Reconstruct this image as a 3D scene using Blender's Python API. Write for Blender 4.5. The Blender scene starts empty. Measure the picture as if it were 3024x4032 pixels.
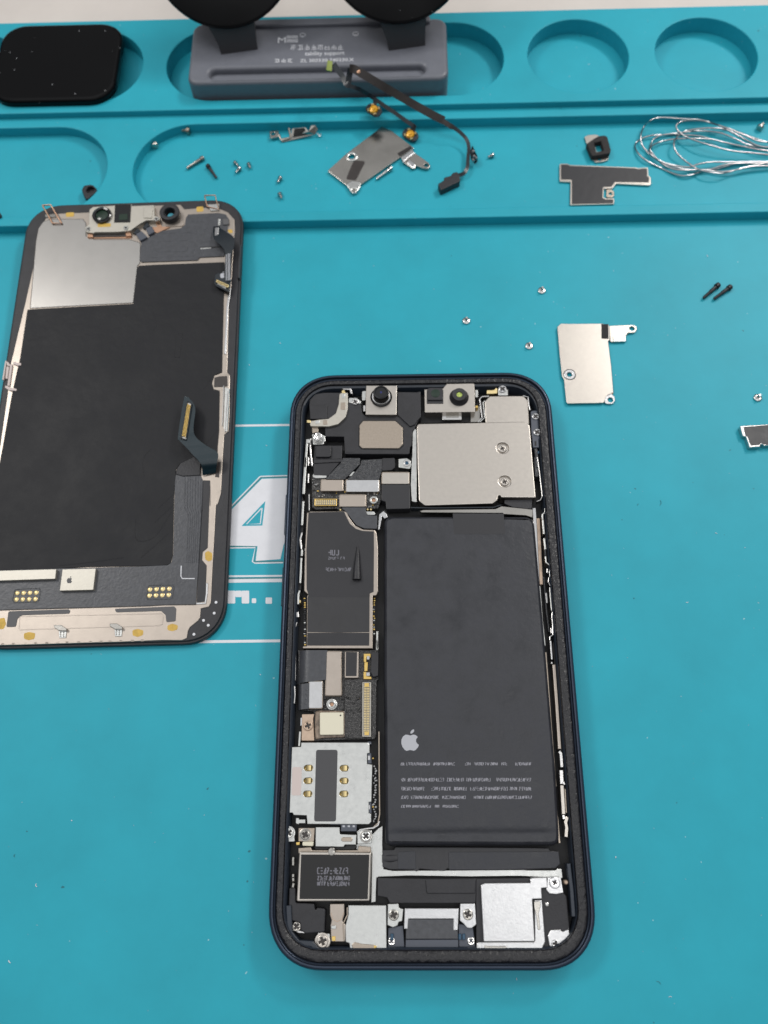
import bpy, bmesh, math, random
from mathutils import Vector, Matrix
from mathutils.geometry import tessellate_polygon, delaunay_2d_cdt
random.seed(7)
C = bpy.context.scene.collection
MM = 0.001
# ------------------------------------------------------------------ camera
CM = Matrix(((0.99971525, 0.01150241, 0.02090738), (-0.00306003, 0.93071807, -0.36572463), (-0.02366559, 0.36555651, 0.93048825)))
CC = Vector((-5.49331724, -47.29719283, 208.90512211))
FPX = 3289.7465
TILT = [0.0, -2.0]                    # slope of the part being built (the removed screen leans on the mat's step)
def bp(x, y, z):                      # photo point on the level z (mm) -> world mm (z kept as the untilted level)
    d = CM @ Vector(((x-1512)/FPX, (2016-y)/FPX, -1.0)); k, y0 = TILT
    t = (z+k*(CC.y-y0)-CC.z)/(d.z-k*d.y); p = CC+d*t; p.z = z
    return p
FR = {'A':(1040,1440,2.765),'B':(1640,1440,2.765),'C':(1040,1800,2.765),'D':(1640,1800,2.765),'E':(1040,2160,2.765),'F':(1040,2520,2.765),
 'G':(2000,2000,3.6875),'H':(2000,2500,3.6875),'I':(1040,2880,2.765),'J':(1040,3240,2.765),'K':(1040,3500,2.765),'L':(1500,3500,2.765),
 'M':(1800,3400,2.765),'N':(1480,2900,2.765),'O':(1480,3200,2.765),'P':(2000,3000,3.6875),'a':(80,740,2.765),'b':(500,740,3.318),
 'c':(0,1300,5.53),'d':(640,1400,3.687),'e':(640,1900,3.16),'f':(0,2150,2.765),'4':(0,700,1.659),'5':(0,1600,1.4426),
 't1':(0,0,2.765),'t2':(600,0,2.765),'t3':(1250,0,2.765),'t4':(1250,200,2.37),'t5':(500,450,2.37),'t6':(2100,430,2.765),'t7':(2450,430,2.89),
 't8':(2000,0,1.62),'t9':(2100,1050,1.7955),'t10':(1050,0,4.1475),'br':(1000,400,5.53),'pl':(2850,1500,7.374),'S':(0,0,1.0)}
def Q(fr, x, y, z):
    f = FR[fr]; return bp(f[0]+x/f[2], f[1]+y/f[2], z)
def W(z, *segs):                      # segs: (frame, [(x,y)...]) -> xy list on level z
    o = []
    for fr, pts in segs:
        for p in pts:
            v = Q(fr, p[0], p[1], z); o.append((v.x, v.y))
    return o
# ------------------------------------------------------------------ materials
MATS = {}
def mat(name, col, metal=0.0, rough=0.5, bump=0.0, bscale=1.0, spec=0.5, var=0.0, vscale=1.0, coat=0.0, rvar=0.0, stretch=None, bd=.0002):
    """bscale / vscale: noise features per mm"""
    m = bpy.data.materials.new(name); m.use_nodes = True; nt = m.node_tree; b = nt.nodes['Principled BSDF']
    b.inputs['Base Color'].default_value = (*col, 1); b.inputs['Metallic'].default_value = metal
    b.inputs['Roughness'].default_value = rough; b.inputs['Specular IOR Level'].default_value = spec
    b.inputs['Coat Weight'].default_value = coat; b.inputs['Coat Roughness'].default_value = 0.12
    tc = nt.nodes.new('ShaderNodeTexCoord'); src = tc.outputs['Object']
    if stretch:
        mp = nt.nodes.new('ShaderNodeMapping'); mp.inputs['Scale'].default_value = stretch; nt.links.new(src, mp.inputs['Vector']); src = mp.outputs[0]
    if bump:
        n = nt.nodes.new('ShaderNodeTexNoise'); n.inputs['Scale'].default_value = 1000*bscale; n.inputs['Detail'].default_value = 3
        bn = nt.nodes.new('ShaderNodeBump'); bn.inputs['Strength'].default_value = bump; bn.inputs['Distance'].default_value = bd/max(bscale, .2)
        nt.links.new(src, n.inputs['Vector']); nt.links.new(n.outputs['Fac'], bn.inputs['Height']); nt.links.new(bn.outputs[0], b.inputs['Normal'])
    if var or rvar:
        n2 = nt.nodes.new('ShaderNodeTexNoise'); n2.inputs['Scale'].default_value = 1000*vscale; n2.inputs['Detail'].default_value = 5; n2.inputs['Roughness'].default_value = .65
        nt.links.new(src, n2.inputs['Vector'])
        if var:
            r = nt.nodes.new('ShaderNodeValToRGB'); r.color_ramp.elements[0].position = .3; r.color_ramp.elements[1].position = .7
            r.color_ramp.elements[0].color = (*[c*(1-var) for c in col], 1); r.color_ramp.elements[1].color = (*[min(1, c*(1+var)) for c in col], 1)
            nt.links.new(n2.outputs['Fac'], r.inputs[0]); nt.links.new(r.outputs[0], b.inputs['Base Color'])
        if rvar:
            mr = nt.nodes.new('ShaderNodeMapRange'); mr.inputs['From Min'].default_value = .3; mr.inputs['From Max'].default_value = .7
            mr.inputs['To Min'].default_value = max(0.02, rough-rvar); mr.inputs['To Max'].default_value = rough+rvar
            nt.links.new(n2.outputs['Fac'], mr.inputs[0]); nt.links.new(mr.outputs[0], b.inputs['Roughness'])
    MATS[name] = m; return m
mat('nickel', (.50, .463, .42), 1, .31, .05, 2.0, var=.03, vscale=1.0, rvar=.02)
mat('nickel_warm', (.38, .325, .27), 1, .36, .3, 2.5, var=.08, vscale=2)
mat('pale_metal', (.52, .525, .51), 1, .32, .2, 2.5, var=.08, vscale=.8, rvar=.06)
mat('bright_metal', (.52, .52, .525), 1, .28, .22, 2.0, var=.05, vscale=.6)
mat('steel', (.42, .405, .385), 1, .26, .05, 6, var=.03, vscale=.2)
mat('brushed', (.36, .345, .32), 1, .24, .15, 2, var=.10, vscale=.10)
mat('beige_metal', (.41, .36, .315), 1, .36, .2, 4, var=.05, vscale=.3)
mat('chrome', (.58, .57, .56), 1, .2, .1, 2)
mat('gold', (.68, .48, .16), 1, .3, .1, 3)
mat('gold_pale', (.72, .58, .30), 1, .36)
mat('copper', (.50, .30, .20), 1, .35, .2, 2)
mat('tan', (.50, .38, .29), .6, .45, .2, 3, var=.1)
mat('black_plastic', (.018, .018, .022), 0, .46, .5, 1.8, var=.25, vscale=.3)
mat('deep_black', (.006, .006, .007), 0, .55)
mat('gloss_black', (.004, .004, .005), 0, .08, spec=.5)
mat('graphite', (.012, .0125, .0150), 0, .52, .3, .14, spec=.28, bd=.0002, var=.12, vscale=.08, rvar=.06)
mat('film', (.016, .016, .020), 0, .42, .10, .5, var=.15, vscale=.15, rvar=.06)
mat('film2', (.024, .024, .027), 0, .40, .14, .5, var=.15, vscale=.3)
mat('resin', (.020, .019, .019), 0, .24, 1.0, 1.5, var=.5, vscale=2, coat=.3, bd=.0007)
mat('flex', (.035, .037, .042), 0, .30, .9, 1.2, var=.35, vscale=1.2, bd=.0005)
mat('flex_grey', (.058, .061, .070), 0, .34, .35, 1.4, var=.2, vscale=.8)
mat('flex_dark', (.010, .016, .022), 0, .25, .1, 1)
mat('flex_brown', (.035, .028, .026), 0, .4, .3, 1.2, var=.2, vscale=.4)
mat('flex_teal', (.008, .022, .030), 0, .16, .08, .6)
mat('navy_frame', (.040, .055, .085), .55, .30, .1, 4)
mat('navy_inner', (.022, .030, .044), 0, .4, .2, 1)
mat('adhesive', (.010, .010, .013), 0, .34, 1.0, 1.0, var=.5, vscale=1.6, rvar=.12, bd=.00030)
mat('battery', (.025, .0268, .034), 0, .42, .40, .8, var=.25, vscale=.16, rvar=.14, bd=.00022)
mat('battery_tape', (.024, .024, .028), 0, .36)
mat('battery_flap', (.022, .022, .026), 0, .40, .15, 1, var=.15)
mat('ink_grey', (.46, .47, .51), 0, .6)
mat('ink_dim', (.10, .10, .115), 0, .6)
mat('ink_mid', (.30, .30, .34), 0, .6)
mat('ink_low', (.17, .17, .20), 0, .6)
mat('ink_base', (.42, .43, .46), 0, .6)
mat('cream_metal', (.50, .475, .42), .75, .42, .15, 3, var=.04)
mat('yellow_ink', (.62, .40, .08), 0, .6, .3, 2, var=.15, vscale=1)
mat('grey_pad', (.10, .10, .105), 0, .55, .15, 3)
mat('cream_chip', (.70, .66, .52), .35, .35, .2, 4)
mat('clear_resin', (.22, .17, .13), 0, .08, .8, 1.2, var=.5, vscale=1)
mat('pink_label', (.62, .53, .50), 0, .5)
mat('grey_blue', (.075, .085, .11), 0, .4)
mat('blue_part', (.02, .07, .13), 0, .3)
mat('glass_green', (.012, .030, .018), 0, .1)
mat('teal_lens', (.05, .28, .36), 0, .15, var=.4, vscale=.4)
mat('lens_spark', (.40, .50, .12), 0, .2, .8, 2, var=.7, vscale=2)
mat('lens_blue', (.02, .025, .16), 0, .15, var=.8, vscale=3)
mat('stand_dark', (.045, .045, .050), 0, .45, .1, 4)
mat('stand_grey', (.15, .158, .185), .0, .38, .12, 6, var=.05, vscale=.3)
mat('yellow_dome', (.72, .36, .02), .2, .2)
mat('green_tab', (.20, .25, .05), .3, .35)
mat('foam', (.030, .028, .028), 0, .9, .9, 1.6, var=.3, vscale=1.5)
mat('print_white', (.74, .75, .79), 0, .5, .06, 2, var=.04, vscale=.3)
mat('print_dark', (.040, .21, .24), 0, .5)
mat('solder', (.32, .32, .32), 1, .3, .3, 2)
mat('wire_metal', (.46, .46, .47), 1, .22, .2, 1)
mat('film_clear', (.055, .055, .06), 0, .35)
def speckle_mat(name, col, rough, speck, thr, fine=3.0, spec=.5, blot=.06, bump=.1, bscale=5, dark=(.02, .17, .21)):
    m = mat(name, col, 0, rough, bump, bscale, spec, blot, .035)
    nt = m.node_tree; b = nt.nodes['Principled BSDF']; base = b.inputs['Base Color'].links[0].from_socket
    tc = nt.nodes.new('ShaderNodeTexCoord')
    out = base
    for sc, th, colr in ((.32, thr, speck), (.19, thr*.8, dark), (.55, thr*1.1, [c*.75 for c in speck])):
        w = nt.nodes.new('ShaderNodeTexNoise'); w.inputs['Scale'].default_value = 900; w.inputs['Detail'].default_value = 1
        ad = nt.nodes.new('ShaderNodeMixRGB'); ad.blend_type = 'ADD'; ad.inputs[0].default_value = .0011
        nt.links.new(tc.outputs['Object'], w.inputs['Vector']); nt.links.new(tc.outputs['Object'], ad.inputs[1]); nt.links.new(w.outputs['Color'], ad.inputs[2])
        v = nt.nodes.new('ShaderNodeTexVoronoi'); v.inputs['Scale'].default_value = 1000*sc; v.inputs['Randomness'].default_value = 1
        nt.links.new(ad.outputs[0], v.inputs['Vector'])
        n = nt.nodes.new('ShaderNodeTexNoise'); n.inputs['Scale'].default_value = 60; n.inputs['Detail'].default_value = 0; nt.links.new(tc.outputs['Object'], n.inputs['Vector'])
        mu = nt.nodes.new('ShaderNodeMath'); mu.operation = 'MULTIPLY'; mu.inputs[1].default_value = th*2
        nt.links.new(n.outputs['Fac'], mu.inputs[0])
        lt = nt.nodes.new('ShaderNodeMath'); lt.operation = 'LESS_THAN'; nt.links.new(v.outputs['Distance'], lt.inputs[0]); nt.links.new(mu.outputs[0], lt.inputs[1])
        # only some cells carry a speck
        sp = nt.nodes.new('ShaderNodeSeparateColor'); nt.links.new(v.outputs['Color'], sp.inputs[0])
        g = nt.nodes.new('ShaderNodeMath'); g.operation = 'LESS_THAN'; g.inputs[1].default_value = .20; nt.links.new(sp.outputs[0], g.inputs[0])
        a = nt.nodes.new('ShaderNodeMath'); a.operation = 'MULTIPLY'; nt.links.new(lt.outputs[0], a.inputs[0]); nt.links.new(g.outputs[0], a.inputs[1])
        mx = nt.nodes.new('ShaderNodeMixRGB'); nt.links.new(a.outputs[0], mx.inputs[0]); nt.links.new(out, mx.inputs[1]); mx.inputs[2].default_value = (*colr, 1)
        out = mx.outputs[0]
    if name == 'silicone':
        for rot, lo in ((.25, .70), (-1.1, .72)):
            mp = nt.nodes.new('ShaderNodeMapping'); mp.inputs['Rotation'].default_value = (0, 0, rot); mp.inputs['Scale'].default_value = (1, .06, 1)
            n = nt.nodes.new('ShaderNodeTexNoise'); n.inputs['Scale'].default_value = 320; n.inputs['Detail'].default_value = 6; n.inputs['Roughness'].default_value = .7
            nt.links.new(tc.outputs['Object'], mp.inputs['Vector']); nt.links.new(mp.outputs[0], n.inputs['Vector'])
            mr = nt.nodes.new('ShaderNodeMapRange'); mr.inputs['From Min'].default_value = lo; mr.inputs['From Max'].default_value = lo+.10; mr.inputs['To Max'].default_value = .22
            nt.links.new(n.outputs['Fac'], mr.inputs[0]); mx = nt.nodes.new('ShaderNodeMixRGB'); nt.links.new(mr.outputs[0], mx.inputs[0]); nt.links.new(out, mx.inputs[1]); mx.inputs[2].default_value = (.16, .48, .58, 1); out = mx.outputs[0]
    nt.links.new(out, b.inputs['Base Color'])
    return m
speckle_mat('silicone', (.019, .362, .466), .48, (.30, .55, .60), .050, spec=.30, blot=.07)
speckle_mat('desk', (.62, .57, .53), .5, (.40, .36, .34), .05, blot=.05, dark=(.30, .27, .26))
speckle_mat('dusty_gloss', (.003, .003, .0035), .05, (.6, .62, .65), .060, spec=.14, bump=.0001, blot=.05, dark=(.2, .2, .2))
# ------------------------------------------------------------------ mesh builder (mm)
def area2(p): return sum(p[i][0]*p[(i+1) % len(p)][1]-p[(i+1) % len(p)][0]*p[i][1] for i in range(len(p)))
def ccw(p): return list(p) if area2(p) > 0 else list(reversed(p))
def offset(p, d):                      # inward for a ccw loop when d > 0
    n = len(p); o = []
    for i in range(n):
        a = Vector(p[i-1]); b = Vector(p[i]); c = Vector(p[(i+1) % n])
        e1 = (b-a); e2 = (c-b)
        if e1.length < 1e-9 or e2.length < 1e-9: o.append(tuple(b)); continue
        e1.normalize(); e2.normalize(); n1 = Vector((-e1.y, e1.x)); n2 = Vector((-e2.y, e2.x)); m = n1+n2
        if m.length < 1e-6: m = n1
        m.normalize(); k = d/max(.35, m.dot(n1)); o.append((b.x+m.x*k, b.y+m.y*k))
    return o
def rnd(p, r, n=5):                    # round the corners of a loop
    out = []; N = len(p)
    for i in range(N):
        rr = r[i % len(r)] if isinstance(r, (list, tuple)) else r
        a = Vector(p[i-1]); b = Vector(p[i]); c = Vector(p[(i+1) % N]); la = (a-b).length; lc = (c-b).length
        if rr <= 0 or la < 1e-6 or lc < 1e-6: out.append(tuple(b)); continue
        cosA = max(-1, min(1, (a-b).normalized().dot((c-b).normalized()))); ang = math.acos(cosA)
        t = rr/max(.15, math.tan(ang/2)); t = min(t, la*.48, lc*.48)
        s = b+(a-b).normalized()*t; e = b+(c-b).normalized()*t
        for k in range(n+1):
            u = k/n; out.append(tuple(s*(1-u)**2+b*2*u*(1-u)+e*u*u))
    return out
def circ(cx, cy, r, n=28): return [(cx+r*math.cos(2*math.pi*i/n), cy+r*math.sin(2*math.pi*i/n)) for i in range(n)]
def stadium(x0, x1, y0, y1, n=20):
    r = (y1-y0)/2; yc = (y0+y1)/2; o = []
    for i in range(n+1): a = -math.pi/2+math.pi*i/n; o.append((x1-r+r*math.cos(a), yc+r*math.sin(a)))
    for i in range(n+1): a = math.pi/2+math.pi*i/n; o.append((x0+r+r*math.cos(a), yc+r*math.sin(a)))
    return o
def rrect(x0, x1, y0, y1, r, n=10, e=2.0):
    o = []
    for cx, cy, a0 in ((x1-r, y0+r, -90), (x1-r, y1-r, 0), (x0+r, y1-r, 90), (x0+r, y0+r, 180)):
        for i in range(n+1):
            a = math.radians(a0+90*i/n); c = math.cos(a); s = math.sin(a)
            o.append((cx+r*math.copysign(abs(c)**(2/e), c), cy+r*math.copysign(abs(s)**(2/e), s)))
    return o
def line_poly(p, w):                   # polyline -> outline of width w
    n = len(p); l = []; r = []
    for i in range(n):
        a = Vector(p[max(0, i-1)]); c = Vector(p[min(n-1, i+1)]); d = (c-a).normalized(); nn = Vector((-d.y, d.x)); b = Vector(p[i])
        l.append(tuple(b+nn*w/2)); r.append(tuple(b-nn*w/2))
    return l+r[::-1]
def fill2d(loops):                     # triangles of a region with holes, even-odd
    fl = [q for L in loops for q in L]
    if len(loops) == 1:
        tt = tessellate_polygon(loops); want = abs(area2([(q.x, q.y) for q in fl]))/2
        got = sum(abs((fl[t[1]]-fl[t[0]]).cross(fl[t[2]]-fl[t[0]]).z)/2 for t in tt)
        if abs(got-want) <= .01*want+1e-4: return tt, []
    ed = []; k = 0
    for L in loops: ed += [(k+i, k+(i+1) % len(L)) for i in range(len(L))]; k += len(L)
    vv, _, ff, ov, _, _ = delaunay_2d_cdt([q.to_2d() for q in fl], ed, [], 0, 1e-6)
    mp = []; extra = []
    for i, o in enumerate(ov):
        if o: mp.append(o[0])
        else: mp.append(len(fl)+len(extra)); extra.append((vv[i].x, vv[i].y))
    def inside(x, y):
        c = False
        for L in loops:
            n = len(L)
            for i in range(n):
                a = L[i]; b = L[(i+1) % n]
                if (a.y > y) != (b.y > y) and x < (b.x-a.x)*(y-a.y)/(b.y-a.y)+a.x: c = not c
        return c
    out = []
    for f in ff:
        cx = sum(vv[i].x for i in f)/3; cy = sum(vv[i].y for i in f)/3
        if inside(cx, cy): out.append(tuple(mp[i] for i in f))
    return out, extra
class MB:
    def __init__(s): s.v = []; s.f = []; s.m = []; s.sm = []; s.mi = 0
    def add(s, vs, fs, smooth=False, M=None):
        o = len(s.v); s.v += [(M @ Vector(v) if M else Vector(v)) for v in vs]
        for f in fs: s.f.append([i+o for i in f]); s.m.append(s.mi); s.sm.append(smooth)
    def plate(s, outer, z0, z1, bev=.06, holes=(), r=0, hr=0, M=None, seg=2, bottom=True, zf=None):
        if r: outer = rnd(outer, r)
        loops = [ccw(outer)]+[ccw(h)[::-1] for h in holes]
        prof = [(0, z0), (0, z1-bev)]+[(bev*(1-math.cos(math.pi/2*k/seg)), z1-bev+bev*math.sin(math.pi/2*k/seg)) for k in range(1, seg+1)] if bev > 0 else [(0, z0), (0, z1)]
        V = []; Fc = []; tops = []; bots = []; idx = []; bidx = []
        for L in loops:
            n = len(L); st = len(V)
            for d, z in prof:
                P = offset(L, d) if d > 0 else L
                V += [(x, y, z+(zf(x, y) if (zf and z > z0) else 0)) for x, y in P]
            for k in range(len(prof)-1):
                for i in range(n):
                    a = st+k*n+i; b = st+k*n+(i+1) % n; Fc.append([a, b, b+n, a+n])
            tops.append([Vector((V[st+(len(prof)-1)*n+i][0], V[st+(len(prof)-1)*n+i][1], 0)) for i in range(n)]); idx += [st+(len(prof)-1)*n+i for i in range(n)]
            bots.append([Vector((p[0], p[1], 0)) for p in L]); bidx += [st+i for i in range(n)]
        def up(t, ix, flip):
            a, b, c = (V[ix[j]] for j in t); cr = (b[0]-a[0])*(c[1]-a[1])-(b[1]-a[1])*(c[0]-a[0])
            q = [ix[j] for j in t]; return q if (cr > 0) != flip else q[::-1]
        tt, extra = fill2d(tops)
        base = len(V); V += [(x, y, z1) for x, y in extra]; ix2 = idx+[base+i for i in range(len(extra))]
        for t in tt: Fc.append(up(t, ix2, False))
        if bottom:
            tb, extra = fill2d(bots); base = len(V); V += [(x, y, z0) for x, y in extra]; ix2 = bidx+[base+i for i in range(len(extra))]
            for t in tb: Fc.append(up(t, ix2, True))
        s.add(V, Fc, False, M); return s
    def lathe(s, prof, cx, cy, n=28, M=None, smooth=True):   # prof [(r,z)] from bottom/outside to top/centre
        V = []; Fc = []
        for r, z in prof: V += [(cx+r*math.cos(2*math.pi*i/n), cy+r*math.sin(2*math.pi*i/n), z) for i in range(n)]
        for k in range(len(prof)-1):
            for i in range(n): a = k*n+i; b = k*n+(i+1) % n; Fc.append([a, b, b+n, a+n])
        Fc.append([(len(prof)-1)*n+i for i in range(n)]); Fc.append([i for i in range(n)][::-1])
        s.add(V, Fc, smooth, M); return s
    def tube(s, pts, rad, n=8, M=None, flat=1.0):
        P = [Vector(p) for p in pts]; V = []; Fc = []; N = len(P)
        for i, p in enumerate(P):
            d = (P[min(N-1, i+1)]-P[max(0, i-1)]).normalized(); u = d.cross(Vector((0, 0, 1)))
            if u.length < 1e-4: u = Vector((1, 0, 0))
            u.normalize(); w = u.cross(d); r = rad[i] if isinstance(rad, (list, tuple)) else rad
            V += [p+(u*math.cos(2*math.pi*k/n)+w*math.sin(2*math.pi*k/n)*flat)*r for k in range(n)]
        for i in range(N-1):
            for k in range(n): a = i*n+k; b = i*n+(k+1) % n; Fc.append([a, b, b+n, a+n])
        Fc.append([k for k in range(n)][::-1]); Fc.append([(N-1)*n+k for k in range(n)])
        s.add(V, Fc, True, M); return s
    def ribbon(s, left, right, th=.12):    # a bent flat cable between two 3-D edges
        L = [Vector(p) for p in left]; R = [Vector(p) for p in right]; N = len(L); V = []; Fc = []
        for i in range(N):
            d = (L[min(N-1, i+1)]+R[min(N-1, i+1)]-L[max(0, i-1)]-R[max(0, i-1)]); nn = d.cross(L[i]-R[i])
            nn = nn.normalized()*th/2 if nn.length > 1e-9 else Vector((0, 0, th/2))
            V += [L[i]+nn, R[i]+nn, R[i]-nn, L[i]-nn]
        for i in range(N-1):
            for k in range(4): a = i*4+k; b = i*4+(k+1) % 4; Fc.append([a, b, b+4, a+4])
        Fc.append([0, 1, 2, 3]); Fc.append([(N-1)*4+k for k in (3, 2, 1, 0)])
        s.add(V, Fc, True); return s
    def box(s, c, sx, sy, sz, rot=0, bev=.04):
        c = Vector(c); m = Matrix.Translation(c) @ Matrix.Rotation(rot, 4, 'Z')
        return s.plate([(-sx/2, -sy/2), (sx/2, -sy/2), (sx/2, sy/2), (-sx/2, sy/2)], -sz/2, sz/2, min(bev, sx/4, sy/4, sz/3), M=m, seg=1)
def spl(pts, n=6):                      # Catmull-Rom
    P = [Vector(p) for p in pts]; P = [P[0]*2-P[1]]+P+[P[-1]*2-P[-2]]; o = []
    for i in range(1, len(P)-2):
        for k in range(n):
            t = k/n; a, b, c, d = P[i-1], P[i], P[i+1], P[i+2]
            o.append(.5*((2*b)+(c-a)*t+(2*a-5*b+4*c-d)*t*t+(3*b-a-3*c+d)*t**3))
    o.append(P[-2]); return o
def build(mb, name, mats, parent=None, loc=None, ang=38, label=None):
    """mm mesh -> one object in metres; origin at the parent's (or loc's) world place"""
    mats = [mats] if isinstance(mats, str) else mats
    org = parent['_o'] if parent is not None else (loc or (0, 0, 0)); org = Vector(org)
    k, y0 = TILT
    me = bpy.data.meshes.new(name); me.from_pydata([tuple((v+Vector((0, 0, k*(v.y-y0)))-org)*MM) for v in mb.v], [], mb.f)
    for k in mats: me.materials.append(MATS[k])
    me.polygons.foreach_set('material_index', mb.m); me.polygons.foreach_set('use_smooth', mb.sm)
    bm = bmesh.new(); bm.from_mesh(me); bmesh.ops.recalc_face_normals(bm, faces=bm.faces[:]); bm.to_mesh(me); bm.free()
    if any(mb.sm): me.set_sharp_from_angle(angle=math.radians(ang))
    me.polygons.foreach_set('use_smooth', mb.sm); me.update()
    o = bpy.data.objects.new(name, me); C.objects.link(o)
    if parent is not None: o.parent = parent; o['_o'] = tuple(org)
    else: o.location = org*MM; o['_o'] = tuple(org)
    if label: o['label'] = label
    return o
def empty(name, loc, label, cat, group=None):
    o = bpy.data.objects.new(name, None); C.objects.link(o); o.location = Vector(loc)*MM; o['_o'] = tuple(loc); o.empty_display_size = .01
    return tag(o, label, cat, group)
def tag(o, label, cat, group=None):
    o['label'] = label; o['category'] = cat
    if group: o['group'] = group
    return o
def P1(name, m, parent, outer, z0, z1, bev=.06, r=0, holes=(), **k):
    mb = MB(); mb.plate(outer, z0, z1, bev, holes, r); return build(mb, name, m, parent, **k)
def text_mesh(txt, size, sx=1.0):
    cu = bpy.data.curves.new('t', 'FONT'); cu.body = txt; cu.size = size; cu.resolution_u = 3
    o = bpy.data.objects.new('t', cu); C.objects.link(o); bpy.context.view_layer.update()
    me = bpy.data.meshes.new_from_object(o.evaluated_get(bpy.context.evaluated_depsgraph_get()))
    vs = [(v.co.x*sx, v.co.y, v.co.z) for v in me.vertices]; fs = [list(p.vertices) for p in me.polygons]
    bpy.data.objects.remove(o); bpy.data.curves.remove(cu); bpy.data.meshes.remove(me); return vs, fs
def put_text(mb, txt, size, x, y, z, width=None, rot=0):
    vs, fs = text_mesh(txt, size)
    w = max(v[0] for v in vs); k = width/w if width else 1
    M = Matrix.Translation((x, y, z)) @ Matrix.Rotation(rot, 4, 'Z')
    mb.add([(v[0]*k, v[1], 0) for v in vs], fs, False, M)
CROSS = [(.17, .62), (-.17, .62), (-.17, .17), (-.62, .17), (-.62, -.17), (-.17, -.17), (-.17, -.62), (.17, -.62), (.17, -.17), (.62, -.17), (.62, .17), (.17, .17)]
def screw(parent, fr, x, y, z, r, m='chrome', rot=None, h=.5, name='screw', k=1.0):
    c = Q(fr, x, y, z); a = random.uniform(0, 1.5) if rot is None else rot
    cr = [(c.x+r*k*(px*math.cos(a)-py*math.sin(a)), c.y+r*k*(px*math.sin(a)+py*math.cos(a))) for px, py in CROSS]
    mb = MB(); mb.plate(circ(c.x, c.y, r, 24), z-h, z, min(.18, r*.18), [cr], seg=2); mb.mi = 1; mb.plate(circ(c.x, c.y, r*.7, 16), z-h, z-.26, 0)
    return build(mb, name, [m, 'flex_brown'], parent)  # second material paints the shade inside the cross recess
APPLE = [(.50, .80), (.62, .86), (.76, .84), (.90, .72), (.80, .60), (.79, .44), (.86, .32), (.95, .26), (.88, .10), (.76, -.04), (.66, -.09), (.55, -.05), (.47, -.04), (.38, -.06), (.28, -.09), (.18, -.03), (.06, .14), (.0, .36), (.01, .58), (.10, .76), (.24, .86), (.38, .84)]
LEAF = [(.49, .90), (.50, 1.02), (.58, 1.13), (.70, 1.18), (.70, 1.06), (.62, .95)]
def emblem(parent, fr, pbl, ptr, z, m, name='emblem'):     # fruit emblem between two photo corners
    a = Q(fr, *pbl, z); b = Q(fr, *ptr, z); sx = (b.x-a.x)/.95; sy = (b.y-a.y)/1.27; mb = MB()
    for sh in (APPLE, LEAF): mb.plate([(a.x+px*sx, a.y+(py+.09)*sy) for px, py in rnd(sh, .06, 3)], z-.02, z+.02, 0)
    return build(mb, name, m, parent)
def scribble(mb, fr, x0, x1, yc, h, cw, z, w=.1, rr=random.Random(11)):   # a line of tiny unreadable printed characters
    x = x0
    while x < x1-cw*.7:
        a, b, t, m_, d = x, x+cw*.62, yc-h/2, yc, yc+h/2
        ss = rr.sample([[(a, t), (a, d)], [(b, t), (b, d)], [(a, t), (b, t)], [(a, m_), (b, m_)], [(a, d), (b, d)], [(a, d), (b, t)]], rr.choice((2, 3, 3)))
        for q in ss: mb.plate(line_poly(W(z, (fr, q)), w), z-.06, z+.004+rr.random()*.004, 0, bottom=False)
        x += cw*(1 if rr.random() > .04 else 1.6)
# ================================================================== SETTING
mb = MB(); mb.plate([(-420, -330), (400, -330), (400, 620), (-420, 620)], -9, -1.5, 1)
o = build(mb, 'desk', 'desk'); o['kind'] = 'structure'; o['label'] = 'pale off-white desk top under the mat'
# ---- silicone mat
MAT = empty('repair_mat', (0, 0, 0), 'teal silicone repair mat with wells, trays and a printed number 4', 'mat')
xr = Q('t1', 1558, 690, 5.5).x; xl = Q('t2', 153, 740, 5.5).x; xr2 = Q('S', 1984, 235, 5.5).x
w1 = Q('t8', 450, 345, 5.5); w2 = Q('t8', 1270, 330, 5.5)
tl = Q('t5', 48, 560, 3.4).x; tr = Q('S', 422, 655, 3.4).x
mb = MB()
mb.plate([(-215, -190), (200, -190), (200, 215.8), (-215, 215.8)], -1.5, 0, .3)
mb.plate([(-214, 130), (199, 130), (199, 176), (-214, 176)], -.6, 3.4, .35, [stadium(tl, 240-50, 133.6, 169.9, 26), stadium(-205, tr, 133.6, 169.9, 26)], seg=3)
mb.plate([(-214.5, 173.9), (199.5, 173.9), (199.5, 215.5), (-214.5, 215.5)], -.7, 5.5, .35,
         [circ(54.6, 194.2, 16.6, 56), circ(96.6, 193.6, 16.6, 56), circ(138.4, 194, 16.6, 56), stadium(xl, xr2, 177.8, 210.6, 26), circ(xr-16.6, 194.2, 16.6, 56), circ(xr-16.6-42, 194.2, 16.6, 56)], seg=3)
build(mb, 'mat_sheet', 'silicone', MAT)
ZP = .03
def pline(fr, pts, w, m='print_white', z=ZP): 
    return line_poly(W(z, (fr, pts)), w)
for fr, pts, w in (('S', [(560, 1681), (1160, 1673)], .62), ('e', [(560, 1168), (1560, 1160)], .48), ('e', [(560, 1228), (1560, 1216)], .95), ('e', [(350, 1982), (1560, 1968)], .72)):
    mb = MB(); mb.plate(pline(fr, pts, w), 0, ZP, 0); build(mb, 'printed_line', 'print_white', MAT)
four = [('5', [(1270, 632), (1487, 412), (1665, 406), (1645, 690), (1610, 790), (1593, 868), (1452, 878), (1463, 794), (1250, 790)])]
tri = [('5', [(1507, 538), (1372, 680), (1490, 677)])]
mb = MB(); mb.plate(W(ZP, *four), 0, ZP, 0, [W(ZP, *tri)])
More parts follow.
